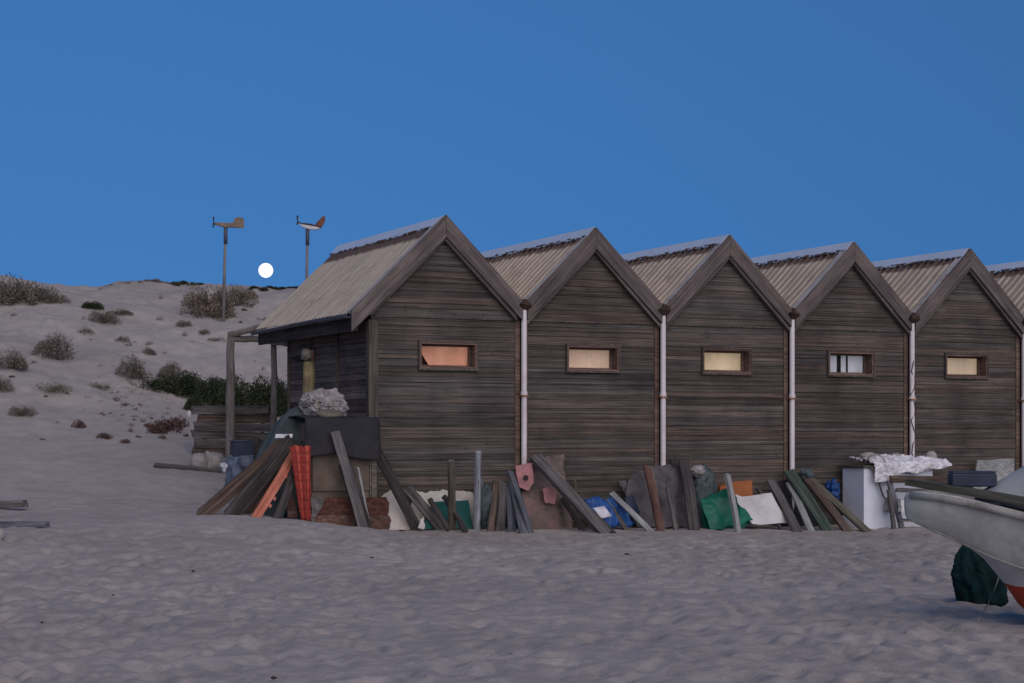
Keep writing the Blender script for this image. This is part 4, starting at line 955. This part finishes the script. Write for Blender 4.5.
o = obj('wooden_plank', plank_bm(2.3, .15, .05, random.Random(3), .02), M['olive_board']); pa = AT(911, 482, 13.72); pb2 = AT(1022, 502.5, 13.0); pb2 = pa + (pb2 - pa) * 2.4; o.matrix_world = place_axis(pa, pb2, 0, ZZ); tag(o, 'long olive plank lying along the deck of the cream boat', 'plank')
bm = crate_bm(-.17, .17, -.10, .10, 0, .10, .01); o = obj('blue_box', bm, M['dark_blue'], smooth=False); o.matrix_world = Matrix.Translation(AT(972, 486.5, 13.5)) @ Matrix.Rotation(phi + .35, 4, 'Z'); tag(o, 'dark blue box sitting on the olive plank at the boat nose', 'box')
bm = bmesh.new(); box(bm, -.16, .16, -.095, .095, .102, .118); obj('lid', bm, M['dark_blue'], o)
def cover():
    bm = bmesh.new(); rings = []
    for q in range(15):
        d = .50 + 2.6 * q / 14; hw = lerp_tab(d, [(.4, .16), (1, .34), (2, .6), (4, .7)]); h = .04 + min(.46, .78 * max(0, d - .50)) ; ring = []
        for i in range(13):
            u = i / 12 * 2 - 1; zz = lerp_tab(d, [(.4, .97), (.95, .87), (1.6, .82)]) + h * (1 - abs(u) ** 1.5) + .012 * MN.noise(Vector((d * 4, u * 4, 0))); ring.append(bm.verts.new((d, u * hw + .04, zz)))
        rings.append(ring)
    for a, b in zip(rings[:-1], rings[1:]):
        for i in range(12): bm.faces.new((a[i], a[i + 1], b[i + 1], b[i]))
    o = obj('canvas_cover', bm, M['canvas'], smooth=True); o.location = BX.location; o.rotation_euler = (0, 0, phi); md = o.modifiers.new('thick', 'SOLIDIFY'); md.thickness = .012
    tag(o, 'grey canvas cover tented over the middle of the cream boat', 'cover')
cover()
p = G(982, 606); YN = p.y
def netbag():
    base = G(982, 604); bm = bmesh.new(); n = 90; m = 46; rings = []
    xs = [(0, .15), (.08, .19), (.25, .205), (.45, .20), (.6, .175), (.75, .14), (.9, .10), (1, .06)]; off = [(0, 0), (.4, -.03), (.6, -.06), (.8, -.09), (1, -.09)]
    for j in range(m + 1):
        v = j / m; rr = lerp_tab(v, xs); ring = []
        for i in range(n):
            a = 2 * math.pi * i / n; f_ = 1 + .09 * math.sin(a * 9 + v * 3) + .5 * crumple(Vector((math.cos(a) * 1.3, math.sin(a) * 1.3, v * 2.2)))
            ring.append(bm.verts.new((rr * f_ * math.cos(a) + lerp_tab(v, off), .6 * rr * f_ * math.sin(a), -.02 + .53 * v)))
        rings.append(ring)
    for a, b in zip(rings[:-1], rings[1:]):
        for i in range(n): bm.faces.new((a[i], a[(i + 1) % n], b[(i + 1) % n], b[i]))
    bm.faces.new(rings[-1]); bm.faces.new(rings[0][::-1])
    o = obj('net_bag', bm, M['green_net'], loc=base, smooth=True); tag(o, 'dark green net bag hanging to the sand under the boat nose', 'net')
netbag()
pts = [AT(1003, 563, YN - .25), AT(996, 586, YN - .3), AT(987, 606, YN - .28), AT(977, 622, G(977, 622).y)]
bm = bmesh.new(); tube(bm, [q - pts[-1] for q in pts], .006, 6); o = obj('mooring_rope', bm, M['rope'], loc=pts[-1], smooth=True); tag(o, 'thin pale rope running from the boat hull down to the sand', 'rope')

# ---------------------------------------------------------------- left edge
p = G(-18, 509); q = G(25, 507); o = board('timber_beam', 'grey timber beam end poking in at the left edge, upper of two', 'beam', (AT(25, 505, p.y) + ZZ * .02,), (-30, 508), .16, .10, 'grey_board', 'timber beams at the left edge', sink=.3, n0=ZZ)
p = G(10, 527); o = board('timber_beam', 'thin grey timber beam lying flat on the sand at the left edge, lower of two', 'beam', (AT(48, 525.5, p.y) + ZZ * .01,), (-30, 526), .10, .07, 'bluegrey_board', 'timber beams at the left edge', sink=.3, n0=ZZ)
blob('float', 'small pale float half buried under the timber beam at the left edge', 'float', G(-1, 537) + ZZ * .03, (.07, .06, .07), 'stone', .1, 1.5, 3, 3)

# ---------------------------------------------------------------- weather vanes and moon
def vane(px, pole_top, pole_bot, Y, kind, label):
    base = AT(*pole_bot, Y); zg_ = gz(base.x, base.y); top = AT(*pole_top, Y)
    o = empty('weather_vane', (base.x, base.y, zg_), 0, label=label, cat='weather vane', group='plane shaped weather vanes on the dune')
    def lp(x, y): return AT(x, y, Y) - Vector((base.x, base.y, zg_))
    bm = bmesh.new(); pb0 = lp(*pole_bot); pb0.z = -.3; tube(bm, [pb0, lp(*pole_top)], [.045, .032], 10); obj('pole', bm, M['pipe_grey'], o, smooth=True)
    bm = bmesh.new(); a = lp(*pole_top); a.z -= .38; tube(bm, [a, lp(*pole_top) + ZZ * .08], .05, 10); obj('swivel', bm, M['gutter'], o, smooth=True)
    def flat(name, poly, th, mat):
        bm = bmesh.new(); pts = [lp(*q) for q in poly]; a = [bm.verts.new(p + Vector((0, -th / 2, 0))) for p in pts]; b = [bm.verts.new(p + Vector((0, th / 2, 0))) for p in pts]
        bm.faces.new(a); bm.faces.new(b[::-1])
        for i in range(len(a)): bm.faces.new((a[i], b[i], b[(i + 1) % len(a)], a[(i + 1) % len(a)]))
        bevel(bm, min(.012, th * .3), 1); obj(name, bm, M[mat], o)
    if kind == 0:
        flat('body', [(214.6, 223.2), (219, 222.6), (236, 223.4), (238, 227.6), (224, 227.4), (216, 225.2)], .12, 'vane_body')
        flat('tail_fin', [(232.5, 223), (235, 218), (238, 217.2), (243, 217.6), (244.3, 222), (243.8, 228.2), (236, 228)], .025, 'vane_body')
        hub = (213.6, 223); ends = (217, 227.5)
    else:
        flat('body', [(298.5, 223.5), (302, 224.6), (308, 225.6), (316, 227), (321, 228.3), (317, 229.8), (309, 229.6), (302.5, 227.2)], .16, 'vane_white')
        flat('deck', [(299, 222.8), (310, 223.6), (321.5, 227), (321, 228.2), (309, 225.6), (300, 224)], .10, 'dark_board')
        flat('tail_fin', [(315, 224.6), (318, 221), (322.5, 216.5), (325, 215.8), (325.2, 221), (322, 227), (318, 228)], .03, 'vane_fin')
        hub = (297.5, 222); ends = (215.6, 224.6)
    bm = bmesh.new()
    for i, z in enumerate(ends):
        h0 = lp(*hub); e = lp(hub[0] - (.5 if i else 0), z); s_ = .035 * (1 if i else -1); th = .012
        hexa(bm, [h0 + Vector((-th, -.02, 0)), h0 + Vector((th, -.02, 0)), h0 + Vector((th, .02, 0)), h0 + Vector((-th, .02, 0)), e + Vector((-th + .02, -.05, 0)), e + Vector((th + .02, -.05, 0)), e + Vector((th - .02, .05, 0)), e + Vector((-th - .02, .05, 0))])
    obj('propeller', bm, M['dark_board'], o)
    bm = bmesh.new(); tube(bm, [lp(hub[0] - .6, hub[1] + .4), lp(hub[0] + 2.2, hub[1] + .9)], .03, 8); obj('hub', bm, M['dark_board'], o)
vane(0, (225.6, 229), (223, 288), 44.5, 0, 'tan plane shaped weather vane on a pole left of the moon')
vane(1, (307.5, 230.5), (305.8, 284), 45.5, 1, 'white bodied plane shaped weather vane with red brown tail right of the moon')
mY = 5200.0; bm = bmesh.new(); bmesh.ops.create_uvsphere(bm, u_segments=48, v_segments=24, radius=7.2 / F * mY)
k = NT('moon_light'); k.col((.3, .3, .3)); a = k.noise(k.coord((.02,) * 3, rnd=False), 1, 3); k.l(k.ramp(a, [(.35, (1, .93, .82)), (.6, (1, .98, .93))]), k.b.inputs['Emission Color']); k.b.inputs['Emission Strength'].default_value = 1.5
o = obj('moon', bm, k.m, loc=AT(265.8, 270.4, mY), smooth=True); tag(o, 'bright full moon just above the dune crest', 'moon')

# ---------------------------------------------------------------- dune plants
def plant_mesh(name, n, hgt, leaf, mat, seed, up=.5, narrow=.4, spread=1.0, dens=.5, nstem=26, lumps=5):
    rng = np.random.default_rng(seed); vs = []; fs = []; tn = []
    lobes = [(rng.uniform(-.62, .62), rng.uniform(-.5, .5), rng.uniform(.35, .62), rng.uniform(.55, 1.0)) for _ in range(lumps)] + [(0, 0, .72, 1.0)]
    for i in range(n):
        lx, ly, lr, lh = lobes[rng.integers(len(lobes))]
        a = rng.uniform(0, 2 * math.pi); cz = rng.uniform(0, 1); rr = rng.uniform(dens, 1.0) ** .6
        q = math.sqrt(max(0, 1 - cz * cz)); p = np.array([lx + lr * rr * q * math.cos(a), ly + lr * rr * q * math.sin(a), hgt * lh * rr * cz])
        p[:2] *= spread
        d = np.array([math.cos(a) * q, math.sin(a) * q, cz * .8 + up]) + rng.normal(0, .55, 3); d /= np.linalg.norm(d)
        s = np.cross(d, rng.normal(0, 1, 3)); s /= np.linalg.norm(s); L = leaf * rng.uniform(.6, 1.5); w_ = L * narrow
        b = len(vs); vs += [p - s * w_ * .3, p + d * L * .45 - s * w_ * .5, p + d * L, p + d * L * .5 + s * w_ * .5]; fs.append((b, b + 1, b + 2, b + 3)); tn.append(max(.3, rng.normal(1, .32)))
    me = bpy.data.meshes.new(name); me.from_pydata([tuple(map(float, v)) for v in vs], [], fs); ca = me.color_attributes.new('tone', 'FLOAT_COLOR', 'CORNER')
    ca.data.foreach_set('color', np.repeat(np.array([[t, t, t, 1] for t in tn], np.float32), 4, 0).ravel()); me.materials.append(M[mat])
    bm = bmesh.new()
    for i in range(nstem):
        a = rng.uniform(0, 6.28); r_ = rng.uniform(.3, .95) * spread; h = hgt * rng.uniform(.35, 1.02) * (1 - .5 * (r_ / spread) ** 2); p = Vector((.12 * math.cos(a), .12 * math.sin(a), -.1)); e = Vector((r_ * math.cos(a), r_ * math.sin(a), h)); m_ = p.lerp(e, .5) + Vector((0, 0, .1 * hgt))
        tube(bm, [p, m_, e], [.014, .010, .005], 4)
    ms = bpy.data.meshes.new('stem'); bm.to_mesh(ms); bm.free(); ms.materials.append(M['twig'])
    return me, ms
PM = {'grey': [plant_mesh('grey_bush', 4200, .85, .070, 'leaf_grey', s_, .5, .36, nstem=26) for s_ in (1, 2)],
      'green': [plant_mesh('green_bush', 8000, .85, .055, 'leaf_green', s_, -.1, .85, lumps=11, nstem=6) for s_ in (3, 4)],
      'mat': [plant_mesh('mat_plant', 3200, .5, .045, 'leaf_mat', 5, .2, .5, dens=.3, nstem=6)],
      'brown': [plant_mesh('brown_bush', 3600, .8, .085, 'leaf_brown', s_, .6, .28, nstem=34) for s_ in (6, 7)],
      'red': [plant_mesh('red_plant', 1100, .7, .11, 'leaf_red', 8, .5, .45, nstem=12)],
      'tuft': [plant_mesh('dune_tuft', 260, .7, .28, 'leaf_brown', 9, .9, .16, dens=.1, nstem=6), plant_mesh('dune_tuft', 260, .6, .24, 'leaf_grey', 10, .5, .3, dens=.1, nstem=5), plant_mesh('dune_tuft', 300, .5, .24, 'leaf_red', 11, .4, .5, dens=.1, nstem=4)]}
def plant(kind, px, py, wpx, hpx, label, group=None, var=None, name=None, lean=0):
    # px, py = foot of the plant
    p = G(px, py); s_ = wpx / 2 * p.y / F; hz = hpx * p.y / F
    rnd = random.Random(int(px * 7 + py)); lst = PM[kind]; me, ms = lst[(var if var is not None else rnd.randrange(len(lst))) % len(lst)]
    hgt = {'grey': .85, 'green': .85, 'mat': .5, 'brown': .8, 'red': .7, 'tuft': .65}[kind]
    nm = name or {'grey': 'grey_bush', 'green': 'green_bush', 'mat': 'mat_plant', 'brown': 'brown_bush', 'red': 'red_plant', 'tuft': 'dune_tuft'}[kind]
    o = bpy.data.objects.new(nm, me); COL.objects.link(o); o.location = p - ZZ * .03; o.rotation_euler = (0, 0, rnd.uniform(0, 6.28)); k_ = s_ / (.84 if kind != 'tuft' else 1.0); o.scale = (k_, k_, hz / hgt)
    tag(o, label, 'bush' if kind in ('grey', 'green', 'brown') else 'plant', group)
    if kind != 'tuft':
        c_ = bpy.data.objects.new('stem', ms); COL.objects.link(c_); c_.parent = o
    return o
gb = 'bushes on the dune slope'
for a in (
  ('grey', 10, 305, 62, 32, 'large grey bush on the crest at the left edge'), ('grey', 36, 303, 44, 22, 'grey bush sloping off the right of the crest bush at the left edge'), ('grey', 57, 303, 26, 11, 'low grey bush at the right end of the left crest clump'),
  ('grey', 56, 359, 46, 28, 'round grey bush standing alone on the left slope'), ('grey', 11, 369, 40, 22, 'grey bush on the left edge below the crest'), ('grey', 2, 391, 22, 17, 'small grey bush cut by the left edge beside the green mat plant'),
  ('mat', 49, 392, 40, 12, 'smooth low green mat plant on the left slope'), ('grey', 22, 415, 28, 11, 'low tan grey bush lowest at the left'),
  ('green', 95, 309, 22, 9, 'small dark green bush below the left crest'), ('grey', 103, 323, 32, 14, 'grey bush under the small dark green bush'), ('grey', 121, 314, 26, 7, 'low grey bush right of the small dark green bush'),
  ('brown', 213, 318, 50, 34, 'large brown bush just under the crest at the left vane pole'), ('brown', 199, 308, 26, 16, 'brown bush joined to the left of the large crest bush'), ('brown', 234, 306, 34, 22, 'brown bush on the crest right of the vane pole'), ('grey', 248, 300, 24, 12, 'low grey bush on the crest nearest the moon'),
  ('brown', 184, 327, 18, 8, 'small tan bush on bare sand under the large crest bush'), ('grey', 148, 355, 17, 9, 'small grey bush in the middle of the slope'),
  ('grey', 131, 379, 36, 27, 'rounded grey bush up left of the dark green thicket'), ('mat', 138, 379, 26, 9, 'green mat plant at the foot of the rounded grey bush'), ('mat', 100, 390, 34, 10, 'pale olive mat plant left of the rounded grey bush'), ('grey', 172, 378, 28, 18, 'grey bush rising behind the dark green thicket'),
  ('green', 163, 392, 36, 20, 'dark green bush at the left end of the thicket behind the porch'), ('green', 186, 396, 44, 27, 'tall dark green bush second from the left in the thicket'), ('green', 212, 402, 40, 28, 'dark green bush in the thicket left of the thick porch post'), ('green', 236, 408, 44, 34, 'dark green bush behind the thick porch post'), ('green', 262, 414, 46, 40, 'dark green bush between the two porch posts'), ('green', 282, 416, 34, 36, 'dark green bush behind the thinner porch post'), ('green', 197, 412, 22, 20, 'small green bush hanging at the thicket foot above the plank wall'), ('mat', 255, 412, 20, 14, 'pale green plant in front of the thicket above the plank wall'),
  ('red', 168, 432, 34, 16, 'reddish plant left of the plank wall'), ('red', 180, 428, 18, 14, 'small reddish plant touching the plank wall'), ('red', 157, 433, 18, 12, 'dark reddish plant at the left of the plank wall group'), ('red', 78, 428, 14, 10, 'dark purple plant alone low on the left slope'), ('red', 103, 438, 16, 7, 'dark red plant lowest on the slope'), ('red', 126, 443, 11, 6, 'tiny dark plant right of the dark red one'), ('grey', 162, 439, 10, 7, 'tiny grey plant at the foot of the reddish plants'),
  ('brown', 203, 335, 14, 7, 'small dry bush under the large brown one, upper'), ('brown', 214, 342, 18, 6, 'small dry bush above the porch beam'), ('brown', 122, 343, 12, 9, 'dry tufted bush in the upper middle of the slope'), ('brown', 85, 335, 14, 9, 'dry tufted bush right of the round grey bush')):
    plant(*a, group=gb)
rnd = random.Random(11); ct = 0
while ct < 140:
    z_ = rnd.random()
    if z_ < .5: x, y = rnd.gauss(138, 22), rnd.gauss(405, 15)
    elif z_ < .62: x, y = rnd.uniform(60, 225), rnd.uniform(320, 365)
    elif z_ < .80: x, y = rnd.uniform(235, 300), rnd.uniform(300, 380)
    else: x, y = rnd.uniform(0, 190), rnd.uniform(300, 440)
    if not (2 < x < 300 and 296 < y < 440): continue
    if x > 190 and y > 400: continue
    plant('tuft', x, y, rnd.uniform(4, 10) * (1.35 if z_ < .5 else 1), rnd.uniform(2.5, 6), 'small dry tuft dotted over the sandy dune slope', 'small tufts on the dune'); ct += 1
rnd = random.Random(23)
def crest_y(x):          # highest point of the dune seen in this direction
    d = ray(x, 0); Ys = np.arange(40, 58, .1); return float((HY - (ground(d.x * Ys, Ys) - CAMZ) / Ys * F).min())
for kind, xa, xb, n_, lab in (('brown', 96, 176, 15, 'small dry scrub plant in the brown fringe along the crest'), ('green', 171, 206, 6, 'small dark green plant in the crest fringe left of the vane pole'), ('green', 246, 298, 10, 'small dark green plant in the crest fringe under the moon')):
    for q in range(n_):
        x = xa + (xb - xa) * (q + rnd.uniform(.1, .9)) / n_
        plant(kind, x, crest_y(x) + rnd.uniform(.6, 2.2), rnd.uniform(7, 12), rnd.uniform(2.6, 5.0), lab, 'scrub along the dune crest')
# ---------------------------------------------------------------- bits on the beach
for (px, py, r, mt, nm, lab) in ((627, 556, .045, 'blackstuff', 'twig', 'dark twig on the sand in front of the third hut'), (193, 572, .03, 'blackstuff', 'seaweed_scrap', 'small dark scrap on the sand at the left'), (473, 611, .02, 'white_panel', 'shell', 'white shell on the sand in the middle of the beach'), (66, 631, .018, 'white_panel', 'shell', 'white shell on the sand low at the left'), (113, 596, .022, 'blackstuff', 'seaweed_scrap', 'dark scrap on the sand left of the middle'), (42, 624, .02, 'blackstuff', 'seaweed_scrap', 'dark scrap on the sand beside the white shell at the left'), (274, 680, .03, 'blackstuff', 'seaweed_scrap', 'dark scrap at the bottom edge of the sand'), (511, 655, .016, 'blackstuff', 'seaweed_scrap', 'tiny dark scrap low in the middle of the sand'), (372, 559, .03, 'blackstuff', 'seaweed_scrap', 'dark scrap on the sand before the first hut'), (945, 532, .03, 'blackstuff', 'seaweed_scrap', 'dark scrap on the sand left of the boat nose')):
    blob(nm, lab, 'scrap' if nm != 'shell' else 'shell', G(px, py) + ZZ * r * .4, (r * .65, r * .4, r * .28), mt, .6, 2, 2, px)
